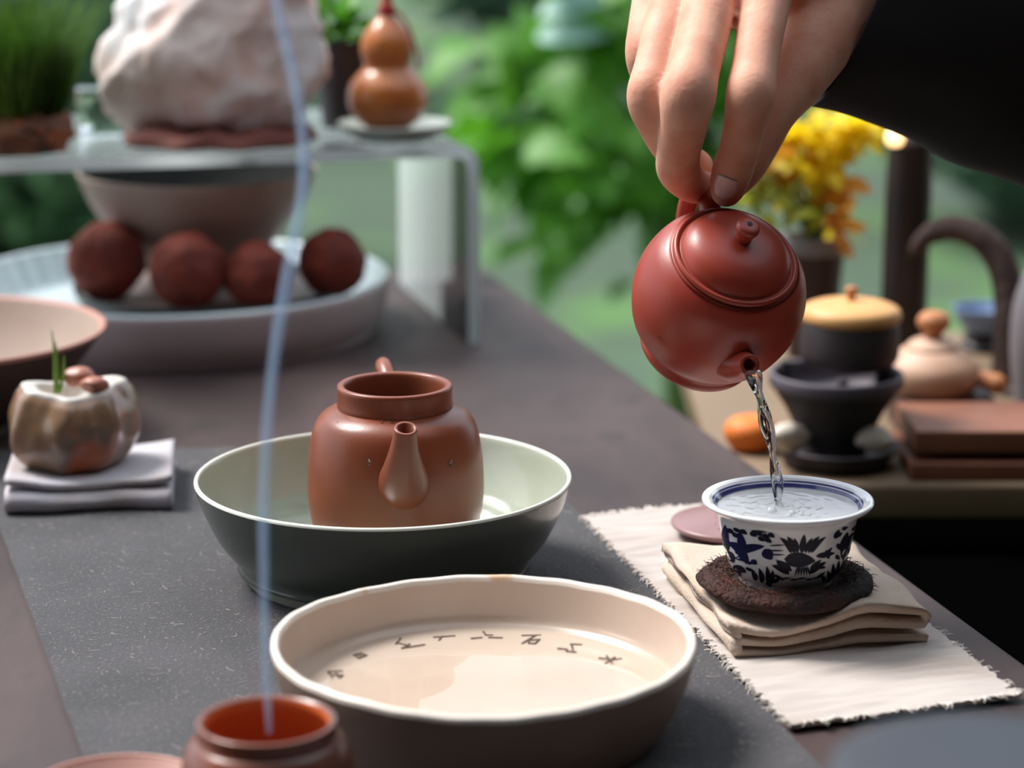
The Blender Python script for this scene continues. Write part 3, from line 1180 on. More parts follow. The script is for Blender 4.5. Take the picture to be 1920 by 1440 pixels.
PAINT.append((1, leaf_poly(1300, 680, 1370, 590, 34)))
PAINT.append((1, leaf_poly(1320, 610, 1350, 690, 40)))
for k in range(5):
    PAINT.append((1, leaf_poly(985 + k * 60, 856 + (k % 2) * 10, 1060 + k * 60, 848 + (k % 2) * 12, 15)))
# the bird on the side
PAINT.append((0, leaf_poly(600, 560, 740, 720, 105, 10)))
PAINT.append((0, leaf_poly(690, 690, 660, 455, 60, 10)))
PAINT.append((0, leaf_poly(640, 650, 850, 575, 66, -14)))
PAINT.append((0, leaf_poly(700, 700, 760, 740, 30)))
PAINT.append((0, leaf_poly(580, 600, 566, 420, 40)))
PAINT.append((0, leaf_poly(845, 600, 905, 690, 78)))
PAINT.append((0, leaf_poly(755, 700, 800, 735, 44)))
for x, y in [(690, 465), (760, 480), (800, 470), (850, 490), (890, 480), (820, 515), (870, 525), (600, 470), (640, 500)]:
    PAINT.append((1, leaf_poly(x - 24, y - 16, x + 30, y + 18, 36)))
PAINT.append((1, leaf_poly(880, 570, 1000, 560, 12)))
PAINT.append((1, leaf_poly(880, 610, 990, 610, 12)))
PAINT.append((1, leaf_poly(900, 645, 1000, 645, 12)))
PAINT.append((1, leaf_poly(640, 765, 730, 815, 56)))
# grass tufts low on both sides
for bx, by, tx, ty, w_ in [(805, 890, 765, 790, 36), (850, 910, 815, 765, 36), (890, 915, 870, 745, 36), (905, 930, 915, 780, 40), (920, 900, 975, 840, 34), (925, 950, 860, 900, 26),
                           (1330, 900, 1300, 830, 34), (1370, 880, 1345, 790, 34), (1395, 870, 1390, 730, 36), (1430, 850, 1440, 705, 36), (1465, 830, 1490, 720, 32), (1340, 905, 1400, 860, 30),
                           (700, 860, 640, 800, 26)]:
    PAINT.append((1, leaf_poly(bx, by, tx, ty, w_, 6)))
for bx, by, tx, ty, w_ in [(940, 700, 1000, 740, 30), (1010, 760, 1060, 700, 26),
                           (1250, 750, 1330, 760, 30), (930, 820, 1010, 870, 26), (1260, 850, 1330, 800, 26), (560, 500, 600, 640, 50), (600, 640, 640, 740, 50), (720, 770, 790, 800, 26), (620, 440, 680, 470, 30), (740, 450, 860, 455, 24),
                           (1410, 560, 1450, 620, 34), (1480, 780, 1540, 700, 50), (1440, 440, 1500, 430, 30), (1405, 660, 1450, 700, 34)]:
    PAINT.append((1, leaf_poly(bx, by, tx, ty, w_, 3)))
# dark bough on the other side
for bx, by, tx, ty, w_ in [(1480, 720, 1560, 480, 120), (1450, 640, 1500, 470, 70), (1385, 520, 1420, 440, 46), (1400, 500, 1450, 470, 30), (1540, 470, 1580, 430, 30), (1520, 640, 1570, 640, 60)]:
    PAINT.append((1, leaf_poly(bx, by, tx, ty, w_, 4)))
mb = MB()
for rot in (0.0, math.pi):
    for mi_, (u_, d_) in PAINT:
        A_ = [cup_pt(p.x, p.y, rot) for p in u_]
        B_ = [cup_pt(p.x, p.y, rot) for p in d_]
        C_ = [cup_pt((p.x + q.x) / 2, (p.y + q.y) / 2, rot, 0.00016) for p, q in zip(u_, d_)]
        n = len(A_)
        vs = A_ + C_ + B_
        fs = []
        for k in range(n - 1):
            fs += [(k, k + 1, n + k + 1, n + k), (n + k, n + k + 1, 2 * n + k + 1, 2 * n + k)]
        mb.add(vs, fs, mi_)
o = mb.obj('painted_pattern', [M['cobalt'], M['cobalt_dark']], gt, fix=False)
o['kind'] = 'stuff'
# water in the cup with ripples
mb = MB()
zw = 0.0296 * CS
WR = 0.0287
wp = [(0, 0)]
ring = [WR * (k / 40) for k in range(41)]
hit = Vector((-0.0035, 0.002))


def wz(a_, r, z):
    x, y = r * math.cos(a_) - hit.x, r * math.sin(a_) - hit.y
    d = math.hypot(x, y)
    f = min(1.0, (WR - r) / 0.006)
    h = 0.0009 * math.sin(d * 1500) * math.exp(-d * 160) + 0.0016 * math.exp(-(d / 0.0022) ** 2)
    h += 0.0007 * mnoise.noise(Vector((x * 240, y * 240, 1))) * math.exp(-d * 60)
    return (r, z + h * f)


lathe(mb, [(0, zw + 0.001)] + [(r, zw) for r in ring[1:]], 96, 1, mod=wz)
mb.obj('water', M['water_cup'], gt)
for k, (dx, dy, r_) in enumerate([(-0.007, -0.006, 0.0022), (0.0005, -0.0095, 0.0017), (0.004, -0.011, 0.0013), (0.007, -0.012, 0.0010), (-0.001, -0.013, 0.0012), (0.003, -0.0075, 0.0012)]):
    mb = MB()
    lathe(mb, [(r_, -0.0002), (r_ * 0.85, r_ * 0.4), (r_ * 0.5, r_ * 0.68), (0, r_ * 0.78)], 16, 2)
    mb.obj('bubble', M['water_cup'], gt, (dx, dy, zw + 0.0002))

# ------------------------------------------------------------------ mauve lid lying on the linen
lc = at(1374, 984, 0.008)
t = thing('teapot_lid', 'flat round mauve clay lid lying on the white linen behind the cup', 'lid', (lc.x, lc.y, 0.0036))
mb = MB()
lathe(mb, [(0, 0.0), (0.016, 0.0), (0.022, 0.0018), (0.0272, 0.0040), (0.0282, 0.0055), (0.0270, 0.0066), (0.020, 0.0078), (0.010, 0.0086), (0, 0.0088)], 72, 3)
mb.obj('disc', M['mauve_clay'], t)
mb = MB()
for a0, a1 in ((0.3, 2.2), (2.0, 4.1), (4.3, 5.9)):
    p0, p1 = Vector((0.020 * math.cos(a0), 0.020 * math.sin(a0), 0.0078)), Vector((0.016 * math.cos(a1), 0.016 * math.sin(a1), 0.0081))
    tube(mb, [p0, (p0 + p1) * 0.5 + Vector((0.001, 0, 0.0004)), p1], [0.0003, 0.0006, 0.0003], 6, 4)
o = mb.obj('raised_veins', M['mauve_clay'], t)
o['kind'] = 'stuff'

# ------------------------------------------------------------------ red teapot, tilted, pouring
TC = P(1345, 560, 0.98)
Aax = Vector((0.215, -0.60, 0.775)).normalized()
tipw = P(1406, 684, 0.942)
off = tipw - TC
xl = (off - Aax * off.dot(Aax)).normalized()
yl = Aax.cross(xl)
rho, zeta = off.dot(xl), off.dot(Aax)
FT = 0.0322
VS = 1.22
base = TC - Aax * FT
rt = thing('red_teapot', 'round red clay teapot held tilted by a hand, pouring water', 'teapot', base)
rt.rotation_mode = 'QUATERNION'
rt.rotation_quaternion = Matrix((xl, yl, Aax)).transposed().to_quaternion()
mb = MB()
lathe(mb, [(r_, z_ * VS) for r_, z_ in [(0, 0.001), (0.0185, 0.001), (0.0225, 0.0), (0.0246, 0.0008), (0.0254, 0.0028), (0.0250, 0.0048), (0.0262, 0.0068), (0.0318, 0.0130), (0.0350, 0.0215),
           (0.0358, 0.0275), (0.0350, 0.0345), (0.0322, 0.0415), (0.0285, 0.0455), (0.0262, 0.0468), (0.0255, 0.0470), (0, 0.0470)]], 96, 4)
mb.obj('body', M['red_clay'], rt, fix=False)
LZ = 0.0468 * VS
mb = MB()
lathe(mb, [(0.0246, LZ - 0.0004), (0.0252, LZ), (0.0260, LZ + 0.0010), (0.0259, LZ + 0.0022), (0.0250, LZ + 0.0028), (0.0241, LZ + 0.0024), (0.0236, LZ + 0.0020), (0.0230, LZ + 0.0026),
           (0.0216, LZ + 0.0052), (0.0186, LZ + 0.0084), (0.0140, LZ + 0.0108), (0.0090, LZ + 0.0121), (0.0045, LZ + 0.0126), (0, LZ + 0.0127)], 96, 4)
lid = mb.obj('lid', M['red_clay'], rt, fix=False)
KZ = LZ + 0.0120
mb = MB()
KH = 0.80
lathe(mb, [(r_, KZ + KH * z_) for r_, z_ in [(0, 0), (0.0031, 0.0003), (0.0033, 0.0022), (0.0039, 0.0054), (0.0048, 0.0080), (0.0049, 0.0098), (0.0042, 0.0112), (0.0024, 0.0119), (0.0009, 0.0120)]], 32, 4)
mb.obj('knob', M['red_clay'], lid)
mb = MB()
lathe(mb, [(r_, KZ + KH * z_) for r_, z_ in [(0, 0.0117), (0.0010, 0.0118), (0.0012, 0.0122), (0.0009, 0.0123), (0, 0.0121)]], 16, 2)
mb.obj('vent_hole', M['clay_dark'], lid)
zt0 = FT + zeta
mb = MB()
tube(mb, [(0.0290, 0, zt0 - 0.0125), (0.0330, 0, zt0 - 0.0105), (0.0370, 0, zt0 - 0.0070), (rho - 0.0025, 0, zt0 - 0.003), (rho, 0, zt0)],
     [0.0100, 0.0086, 0.0066, 0.0050, 0.0042], 28, 6, hollow=(0.66, 0.006))
mb.obj('spout', M['red_clay'], rt)
mb = MB()
tube(mb, [(-0.0290, 0, 0.0480), (-0.0370, 0, 0.0515), (-0.0460, 0, 0.0500), (-0.0520, 0, 0.0425), (-0.0520, 0, 0.0310), (-0.0470, 0, 0.0215), (-0.0390, 0, 0.0160), (-0.0310, 0, 0.0150)],
     [0.0052, 0.0046, 0.0044, 0.0043, 0.0041, 0.0038, 0.0036, 0.0040], 16, 6)
mb.obj('handle', M['red_clay'], rt)
mb = MB()
lathe(mb, [(0, -0.0008), (0.0011, -0.0004), (0.0013, 0.0003), (0.0009, 0.0013), (0.0003, 0.0024), (0, 0.0027)], 12, 2)
dp = Matrix((xl, yl, Aax)) @ (P(1240, 632, 0.958) - base)
mb.obj('water_drop', M['water'], rt, dp.normalized() * 0.0 + dp)

# ------------------------------------------------------------------ poured water
s0 = tipw + Vector((0.0005, -0.0005, -0.002))
s1 = Vector((GX + hit.x, GY + hit.y, ZB + zw + 0.0005))
pts, rads = [], []
for k in range(26):
    u = k / 25
    x = s0.x + (s1.x - s0.x) * (1 - (1 - u) ** 1.5)
    y = s0.y + (s1.y - s0.y) * (1 - (1 - u) ** 1.5)
    z = s0.z + (s1.z - s0.z) * (u ** 1.08)
    pts.append(Vector((x, y, z)))
    rads.append(0.0027 - 0.0012 * u ** 0.7 + 0.0002 * math.sin(u * 17))
mb = MB()
verts, faces = [], []
seg = 16
for k, (p, r_) in enumerate(zip(pts, rads)):
    tw = k * 0.30
    for i in range(seg):
        a_ = 2 * math.pi * i / seg
        rr = r_ * (1 + 0.38 * math.cos(2 * (a_ - tw)) + 0.12 * math.cos(3 * a_ + tw))
        verts.append(p + Vector((math.cos(a_) * rr, math.sin(a_) * rr, 0)))
for k in range(len(pts) - 1):
    for i in range(seg):
        j = (i + 1) % seg
        faces.append((k * seg + i, k * seg + j, (k + 1) * seg + j, (k + 1) * seg + i))
faces.append(tuple(range(seg)))
faces.append(tuple(range((len(pts) - 1) * seg, len(pts) * seg)))
mb.add(verts, faces)
o = mb.obj('water_stream', M['poured_water'], None, s1, rel=True)
tag(o, 'thin twisting stream of clear water falling from teapot spout into the cup', 'water')

# ------------------------------------------------------------------ hand and sleeve
HND = P(1440, -60, 1.0)
hm = MB()


def fing(l, seg=20, sub=6):
    tube(hm, [P(x, y, Y) for x, y, Y, r in l], [r for x, y, Y, r in l], seg, sub)


# index: pressed on the handle root beside the lid, nail showing
fing([(1452, -100, 1.040, .0125), (1440, -20, 1.014, .0108), (1426, 60, 0.994, .0098), (1414, 130, 0.978, .0095), (1407, 180, 0.969, .0103), (1399, 225, 0.9705, .0090), (1386, 280, 0.976, .0083), (1374, 318, 0.981, .0086), (1363, 356, 0.986, .0074)])
# middle: bent round the handle
fing([(1352, -100, 1.042, .0128), (1335, -20, 1.014, .0112), (1320, 60, 0.992, .0106), (1303, 130, 0.974, .0103), (1290, 180, 0.965, .0114), (1283, 230, 0.968, .0098), (1273, 282, 0.977, .0091), (1273, 318, 0.986, .0092), (1298, 346, 1.000, .0078), (1318, 350, 1.007, .0068)])
# ring
fing([(1285, -100, 1.052, .0122), (1268, -20, 1.024, .0104), (1248, 60, 1.002, .0097), (1231, 130, 0.986, .0095), (1222, 184, 0.979, .0104), (1234, 232, 0.988, .0086), (1256, 272, 1.002, .0082), (1285, 300, 1.018, .0078), (1310, 310, 1.030, .0066)])
# little finger
fing([(1248, -90, 1.060, .0108), (1228, -20, 1.036, .0090), (1213, 50, 1.018, .0080), (1210, 108, 1.008, .0084), (1228, 166, 1.016, .0075), (1255, 205, 1.030, .0070), (1280, 220, 1.040, .0060)])
# thumb on the far side of the handle
fing([(1600, -40, 1.060, .0165), (1545, 60, 1.042, .0160), (1490, 145, 1.026, .0138), (1448, 205, 1.017, .0112), (1418, 265, 1.013, .0102), (1392, 310, 1.011, .0098), (1366, 342, 1.010, .0086)])
# back of the hand
for l in ([(1452, -105, 1.040, .0135), (1530, -160, 1.055, .0165), (1640, -200, 1.07, .0190), (1740, -215, 1.080, .0200), (1830, -220, 1.088, .0205)],
          [(1355, -105, 1.042, .0135), (1440, -170, 1.058, .0165), (1560, -215, 1.07, .0180), (1700, -235, 1.085, .0200)],
          [(1290, -105, 1.052, .0125), (1380, -175, 1.065, .0155), (1540, -225, 1.075, .0170), (1700, -245, 1.085, .0190)],
          [(1252, -95, 1.060, .0112), (1350, -165, 1.072, .0150), (1520, -225, 1.08, .0165), (1700, -245, 1.085, .0190)],
          [(1545, 40, 1.046, .0160), (1570, -50, 1.056, .0180), (1640, -150, 1.068, .0180), (1720, -215, 1.08, .0185)],
          [(1440, -60, 1.040, .0125), (1500, -20, 1.05, .0150), (1570, 10, 1.054, .0155)],
          [(1370, -75, 1.045, .0120), (1300, -75, 1.052, .0110)],
          [(1360, 5, 1.012, .0085), (1385, 12, 1.012, .0085), (1410, 0, 1.012, .0085)],
          [(1290, -5, 1.022, .0085), (1310, 0, 1.018, .0085)]):
    fing(l, 18, 6)
me = hm.mesh('hand_raw', M['skin'])
tmp = bpy.data.objects.new('hand_raw', me)
COL.objects.link(tmp)
rm = tmp.modifiers.new('r', 'REMESH')
rm.mode = 'VOXEL'
rm.voxel_size = 0.0011
smo = tmp.modifiers.new('s', 'SMOOTH')
smo.factor = 0.5
smo.iterations = 7
dg = bpy.context.evaluated_depsgraph_get()
me2 = bpy.data.meshes.new_from_object(tmp.evaluated_get(dg))
bpy.data.objects.remove(tmp)
me2.name = 'person'
me2.transform(Matrix.Translation(-HND))
me2.materials.clear()
me2.materials.append(M['skin'])
me2.shade_smooth()
hand = bpy.data.objects.new('person', me2)
COL.objects.link(hand)
hand.location = HND
tag(hand, "hand of a person in a wide black sleeve, tilting the red teapot", 'person')
# nail of the index finger
from mathutils.bvhtree import BVHTree
bvh = BVHTree.FromPolygons([v.co + HND for v in me2.vertices], [tuple(p.vertices) for p in me2.polygons])
rd = ray(1359, 352).normalized()
nc, nn, _i, _d = bvh.ray_cast(CAM, rd)
nd = (P(1363, 356, 0.986) - P(1374, 318, 0.981)).normalized()
nn = (nn * 0.5 - rd).normalized()
nn = (nn - nd * nn.dot(nd)).normalized()
nsd = nd.cross(nn)
mb = MB()
vs, fs = [], []
for j in range(9):
    for i in range(9):
        u, v = -1 + 2 * i / 8, -1 + 2 * j / 8
        k = math.sqrt(max(0, 1 - 0.45 * v * v)) if v > 0 else 1 - 0.12 * abs(v)
        q = nc + nsd * (u * 0.0050 * k) + nd * (v * 0.0058 * math.sqrt(1 - 0.3 * u * u))
        h_, _n, _i, _d = bvh.ray_cast(q + nn * 0.01, -nn)
        if h_ is None or (h_ - q).length > 0.006:
            h_ = q - nn * 0.003
        vs.append(h_ + nn * (0.0005 * (1 - 0.5 * u * u)))
for j in range(8):
    for i in range(8):
        a_ = j * 9 + i
        fs.append((a_, a_ + 1, a_ + 10, a_ + 9))
vs += [Vector(v) - nn * 0.0012 for v in vs]
for j in range(8):
    for i in range(8):
        a_ = 81 + j * 9 + i
        fs.append((a_, a_ + 9, a_ + 10, a_ + 1))
brd = [i for i in range(9)] + [9 * j + 8 for j in range(1, 9)] + [72 + i for i in range(7, -1, -1)] + [9 * j for j in range(7, 0, -1)]
for k in range(len(brd)):
    p_, q_ = brd[k], brd[(k + 1) % len(brd)]
    fs.append((p_, q_, q_ + 81, p_ + 81))
mb.add(vs, fs)
mb.obj('fingernail', M['nail'], hand, rel=True)

# sleeve
rings = [((1745, -400), (1515, 198), 1.055), ((1795, -415), (1572, 206), 1.058), ((1850, -430), (1640, 232), 1.064), ((1910, -440), (1712, 258), 1.070), ((1960, -445), (1778, 306), 1.076), ((2020, -450), (1855, 322), 1.084), ((2090, -455), (1925, 352), 1.092),
         ((2300, -470), (2180, 430), 1.12), ((2700, -490), (2600, 480), 1.15), ((3200, -520), (3100, 500), 1.17)]
vs, fs = [], []
seg = 48
for k, (tp, bt_, Y) in enumerate(rings):
    T_, B_ = P(tp[0], tp[1], Y), P(bt_[0], bt_[1], Y)
    c_ = (T_ + B_) / 2
    h_ = (T_ - B_) / 2
    side_ = Vector((-0.25, 1, 0)).normalized() * (0.030 + 0.006 * k)
    for i in range(seg):
        a_ = 2 * math.pi * i / seg
        fold = 1 + 0.05 * math.sin(a_ * 5 + k * 0.9) + 0.03 * math.sin(a_ * 9 - k * 0.7)
        if k < 7 and abs(math.sin(a_)) > 0.99:
            fold = 1
        vs.append(c_ + h_ * math.sin(a_) + side_ * math.cos(a_) * fold)
for k in range(len(rings) - 1):
    for i in range(seg):
        j = (i + 1) % seg
        fs.append((k * seg + i, k * seg + j, (k + 1) * seg + j, (k + 1) * seg + i))
mb = MB().add(vs, fs)
slv = mb.obj('sleeve', M['sleeve_black'], hand, rel=True)
md = slv.modifiers.new('t', 'SOLIDIFY')
md.thickness = 0.0015
md.offset = 0
md = slv.modifiers.new('s', 'SUBSURF')
md.levels = md.render_levels = 2

# the rest of the black robe, outside the frame
vs, fs = [], []
rows = [(GZ + 0.002, 0.20, 0.16), (GZ + 0.25, 0.18, 0.15), (-0.20, 0.165, 0.14), (0.05, 0.165, 0.135), (0.30, 0.175, 0.135), (0.46, 0.18, 0.125), (0.55, 0.165, 0.11), (0.60, 0.10, 0.085), (0.63, 0.062, 0.062)]
for k, (z_, ry_, rx_) in enumerate(rows):
    for i in range(seg):
        a_ = 2 * math.pi * i / seg
        f_ = 1 + 0.035 * math.sin(a_ * 9 + k * 0.3) * max(0.0, (0.3 - z_))
        vs.append(Vector((0.70 + rx_ * math.cos(a_) * f_, 1.055 + ry_ * math.sin(a_) * f_, z_)))
for k in range(len(rows) - 1):
    for i in range(seg):
        j = (i + 1) % seg
        fs.append((k * seg + i, k * seg + j, (k + 1) * seg + j, (k + 1) * seg + i))
mb = MB().add(vs, fs)
rob = mb.obj('robe', M['sleeve_black'], hand, rel=True)
md = rob.modifiers.new('s', 'SUBSURF')
md.levels = md.render_levels = 1

# ------------------------------------------------------------------ grey folded cloth with the stone planter
z1 = 0.0172
cnl, cnr = at(6, 912, z1), at(322, 902, z1)
ux2 = (cnr - cnl).normalized()
uy2 = Vector((-ux2.y, ux2.x, 0))
Wd = (cnr - cnl).length
Dp = 0.080
pth = seg_line(Dp, 0.005, 0.0044, 0.0044) + uturn(0.005, 0.0082, 0.0038, -1) + seg_line(0.005, Dp * 0.93, 0.0120, 0.0116) + uturn(Dp * 0.93, 0.01345, 0.0018, 1, 4) + seg_line(Dp * 0.92, 0.004, 0.0152, 0.0158, 12)


def cw2(s, t, z):
    f = math.exp(-((t - 0.5) / 0.3) ** 2)
    return Vector((0, 0, (0.0010 * mnoise.noise(Vector((s * 30, t * 4, 3))) + (0.0022 * abs(2 * t - 1) ** 2 if z > 0.0135 else 0) - (0.0016 * f if z > 0.010 else 0)))) - uy2 * (0.0018 * math.sin(t * 7) * (1 if s < 0.01 else 0.3))


mb = MB()
ribbon_path(mb, pth, 0.0027, Wd, uy2, ux2, Vector((cnl.x, cnl.y, 0.0)), 30, cw2)
o = mb.obj('folded_cloth', M['linen_lilac'], None, (cnl.x, cnl.y, 0.0028), rel=True)
tag(o, 'small grey lilac cloth folded flat beneath the hollow stone planter', 'cloth')

st_c = at(142, 868, z1)
ST = Vector((st_c.x, st_c.y, 0.0160))
t = thing('stone_planter', 'hollowed glossy brown stone planter with pale cut rim on grey cloth', 'planter', ST)


def stone(a_, r, z):
    f = 1 + 0.10 * math.sin(2 * a_ + 0.6) + 0.07 * mnoise.noise(Vector((math.cos(a_) * 1.6, math.sin(a_) * 1.6, z * 50))) + 0.04 * mnoise.noise(Vector((math.cos(a_) * 4, math.sin(a_) * 4, z * 90 + 3)))
    for an, lim in ((-2.2, 0.90), (-1.2, 0.92), (-0.3, 0.93), (0.9, 0.92), (2.3, 0.9), (3.3, 0.94)):
        k = math.cos(a_ - an - z * 6)
        if k > lim:
            f -= (k - lim) * 1.2
    return (r * f, z + 0.002 * math.sin(a_ * 2 + 1) * (z / 0.04))


mb = MB()
lathe(mb, [(0, 0.0), (0.016, 0.0), (0.021, 0.0015), (0.0265, 0.008), (0.0298, 0.018), (0.0295, 0.027), (0.0265, 0.0345), (0.0235, 0.0380)], 72, 4, mod=stone)
mb.obj('stone_body', M['stone_brown'], t)
mb = MB()
lathe(mb, [(0.0236, 0.0378), (0.0222, 0.0396), (0.0192, 0.0398), (0.0166, 0.0380), (0.0155, 0.033), (0.010, 0.030), (0, 0.030)], 72, 3, mod=stone)
mb.obj('cut_rim', M['stone_cut'], t)
for (px, py, rx, ry, lab, sd) in ((150, 712, 0.0082, 0.0052, 'larger pinkish brown pebble lying in the hollow stone planter', 3), (178, 727, 0.0072, 0.0040, 'smaller flat pinkish pebble lying in the hollow stone planter', 4)):
    p = P(px, py, ST.y + (0.002 if sd == 3 else -0.008))
    mb = MB()
    rocky(mb, (rx, 0.0062, ry), sd, sub=3, amp=0.08, freq=1.2, facets=4)
    o = mb.obj('pebble', M['pebble'], None, p + Vector((0, 0, 0.0015)))
    tag(o, lab, 'pebble', 'pebbles in the stone planter')
gsp = P(108, 727, ST.y - 0.004)
t = thing('grass_sprout', 'thin green grass blades sprouting from the stone planter', 'grass', gsp)
for k, (px, py, bx) in enumerate([(97, 618, 103), (104, 640, 105), (120, 668, 112), (100, 650, 108)]):
    p0, p1 = P(bx, 735, ST.y - 0.004) - gsp, P(px, py, ST.y - 0.004 + 0.002 * k) - gsp
    mid = (p0 + p1) / 2 + Vector((0.0008, 0, 0))
    mb = MB()
    tube(mb, [p0, mid, p1], [0.0009, 0.0008, 0.0002], 8, 5)
    mb.obj('blade', M['grass_blade'], t)

# ------------------------------------------------------------------ brown bowl cut by the frame edge
LB = P(-130, 620, 1.261)
t = thing('wide_bowl', 'wide brown bowl with beige inside and pinkish rim behind the stone planter', 'bowl', (LB.x, 1.261, 0))
mb = MB()
lathe(mb, [(0, 0.002), (0.034, 0.002), (0.036, 0), (0.040, 0.001), (0.0405, 0.006), (0.058, 0.018), (0.078, 0.037), (0.0905, 0.0535)], 96, 3)
mb.obj('outer_wall', M['bowl_taupe_out'], t)
mb = MB()
lathe(mb, [(0.0905, 0.0535), (0.0925, 0.0552), (0.0920, 0.0565), (0.0902, 0.0562), (0.0890, 0.0550)], 96, 3)
mb.obj('rim', M['bowl_pink_rim'], t)
mb = MB()
lathe(mb, [(0.0890, 0.0550), (0.075, 0.038), (0.054, 0.020), (0.034, 0.010), (0, 0.008)], 96, 3)
mb.obj('inner_wall', M['bowl_taupe_in'], t, fix=False)

# ------------------------------------------------------------------ basin, dish, footed bowl and tea balls under the shelf
BA = P(330, 515, 1.528)
t = thing('wide_basin', 'broad shallow taupe basin with pale blue glaze inside under the acrylic shelf', 'basin', (BA.x, 1.528, 0))
mb = MB()
lathe(mb, [(0, 0.001), (0.118, 0.001), (0.122, 0.0), (0.127, 0.002), (0.134, 0.014), (0.137, 0.030), (0.1365, 0.0345)], 128, 3)
mb.obj('outer_wall', M['basin_out'], t)
mb = MB()
lathe(mb, [(0.1365, 0.0345), (0.1350, 0.0360), (0.1325, 0.0350), (0.1310, 0.030), (0.124, 0.017), (0.112, 0.012), (0.05, 0.011), (0, 0.011)], 192, 3,
      mod=lambda a_, r, z: (r * (1 + (0.006 * math.sin(a_ * 48) if 0.113 < r < 0.1325 else 0)), z))
mb.obj('inner_glaze', M['basin_in'], t, fix=False)
DC = Vector((P(388, 500, 1.50).x, 1.50, 0.0113))
t = thing('dark_dish', 'shallow dark dish holding brown tea balls inside the broad basin', 'dish', DC)
mb = MB()
lathe(mb, [(0, 0.001), (0.060, 0), (0.064, 0.001), (0.078, 0.012), (0.0838, 0.0225), (0.0828, 0.0238), (0.0812, 0.0225), (0.0795, 0.0205)], 96, 3)
mb.obj('outer_wall', M['dark_dish'], t)
mb = MB()
lathe(mb, [(0.0795, 0.0205), (0.077, 0.0195), (0.05, 0.0190), (0, 0.0190)], 96, 2)
mb.obj('floor', M['dish_floor'], t, fix=False)
ZD = DC.z + 0.0191
FB = Vector((P(372, 400, 1.532).x, 1.532, ZD))
t = thing('footed_bowl', 'taupe footed bowl standing in the dark dish beneath the acrylic shelf', 'bowl', FB)
hB = 0.1025 - ZD
mb = MB()
lathe(mb, [(0, 0.001), (0.022, 0.0), (0.024, 0.001), (0.0235, 0.006), (0.030, 0.010), (0.048, 0.026), (0.066, 0.048), (0.0755, hB - 0.002), (0.0755, hB), (0.0740, hB)], 96, 3)
mb.obj('outer_wall', M['foot_bowl'], t)
mb = MB()
lathe(mb, [(0.0740, hB), (0.062, 0.045), (0.042, 0.026), (0.02, 0.015), (0, 0.014)], 96, 3)
mb.obj('inner_wall', M['bowl_black'], t, fix=False)
BALL = ['large dark red-brown tea ball at the end of the row beside the ribbed pale glaze', 'large dark red-brown tea ball between two others in front of the footed bowl',
        'smaller dark red-brown tea ball touching a larger one in front of the footed bowl', 'small dark red-brown tea ball standing apart at the row end nearer the gourd']
for k, (px, py, Y, r_) in enumerate([(200, 487, 1.474, 0.0240), (352, 482, 1.443, 0.0238), (484, 490, 1.444, 0.0210), (622, 488, 1.482, 0.0215)]):
    p = P(px, py, Y)
    p.z = ZD + r_ * 0.97
    mb = MB()
    rocky(mb, (r_, r_, r_ * 1.0), 40 + k, sub=4, amp=0.07, freq=2.4, facets=5, fd=(0.9, 0.97))
    o = mb.obj('tea_ball', M['tea_ball'], None, p)
    tag(o, BALL[k], 'tea ball', 'tea balls in the dark dish')

# ------------------------------------------------------------------ clear acrylic shelf
SA = Vector((-0.020, 1.478, 0))
t = thing('acrylic_shelf', 'clear bent acrylic display shelf bridging the basin on the table', 'shelf', (SA.x - 0.25, SA.y - 0.06, 0))
TT, HT, DPT, WT = 0.0075, 0.1255, 0.208, 0.52
outer, inner = [], []


def bend(r_, n=8):
    o_ = [(0.0, 0.0), (0.0, HT - r_)]
    for k in range(1, n + 1):
        a_ = math.pi / 2 * k / n
        o_.append((-r_ + r_ * math.cos(a_), HT - r_ + r_ * math.sin(a_)))
    return o_


ro = 0.014
po = bend(ro)
pi_ = [(-TT, 0.0), (-TT, HT - ro)]
for k in range(1, 9):
    a_ = math.pi / 2 * k / 8
    pi_.append((-ro + (ro - TT) * math.cos(a_), HT - ro + (ro - TT) * math.sin(a_)))
mir = lambda pp: [(-WT - x, z) for x, z in pp[::-1]]
po_full, pi_full = po + mir(po), pi_ + mir(pi_)
n = len(po_full)
mb = MB()


def sp3(p, d_):
    return SA + E1 * p[0] + E2 * d_ + Vector((0, 0, p[1] + 0.0003))


vs = [sp3(p, 0) for p in po_full] + [sp3(p, DPT) for p in po_full] + [sp3(p, 0) for p in pi_full] + [sp3(p, DPT) for p in pi_full]
for k in range(n - 1):
    mb.f += [(k, k + 1, n + k + 1, n + k), (2 * n + k, 3 * n + k, 3 * n + k + 1, 2 * n + k + 1)]
    mb.mi += [0, 0]
    mb.f += [(k, 2 * n + k, 2 * n + k + 1, k + 1), (n + k, n + k + 1, 3 * n + k + 1, 3 * n + k)]
    mb.mi += [1, 1]
for k in (0, n - 1):
    mb.f.append((k, n + k, 3 * n + k, 2 * n + k))
    mb.mi.append(1)
mb.v = [tuple(v) for v in vs]
mb.obj('bent_sheet', [M['acrylic'], M['acrylic_edge']], t, rel=True, auto=40)
ZS = HT + 0.0004

# clear block behind the rock
bc = P(205, 262, 1.50)
mb = MB()
blk = SA + E1 * -0.245 + E2 * 0.10
o_c = Vector((P(200, 260, 1.53).x, 1.53, ZS + 0.015))
box(mb, o_c, (0.036, 0.02, 0.030), E1, E2, bev=0.0015)
o = mb.obj('acrylic_block', M['acrylic_solid'], None, (o_c.x, o_c.y, ZS), rel=True, auto=40)
tag(o, 'small clear acrylic block standing on the shelf behind the pale rock', 'block')

# ------------------------------------------------------------------ things on the shelf
rk = P(402, 180, 1.475)
RKX = rk.x
t = thing('scholar_rock', 'large craggy white and pink rock standing on the acrylic shelf', 'rock', (RKX, 1.492, ZS))
mb = MB()


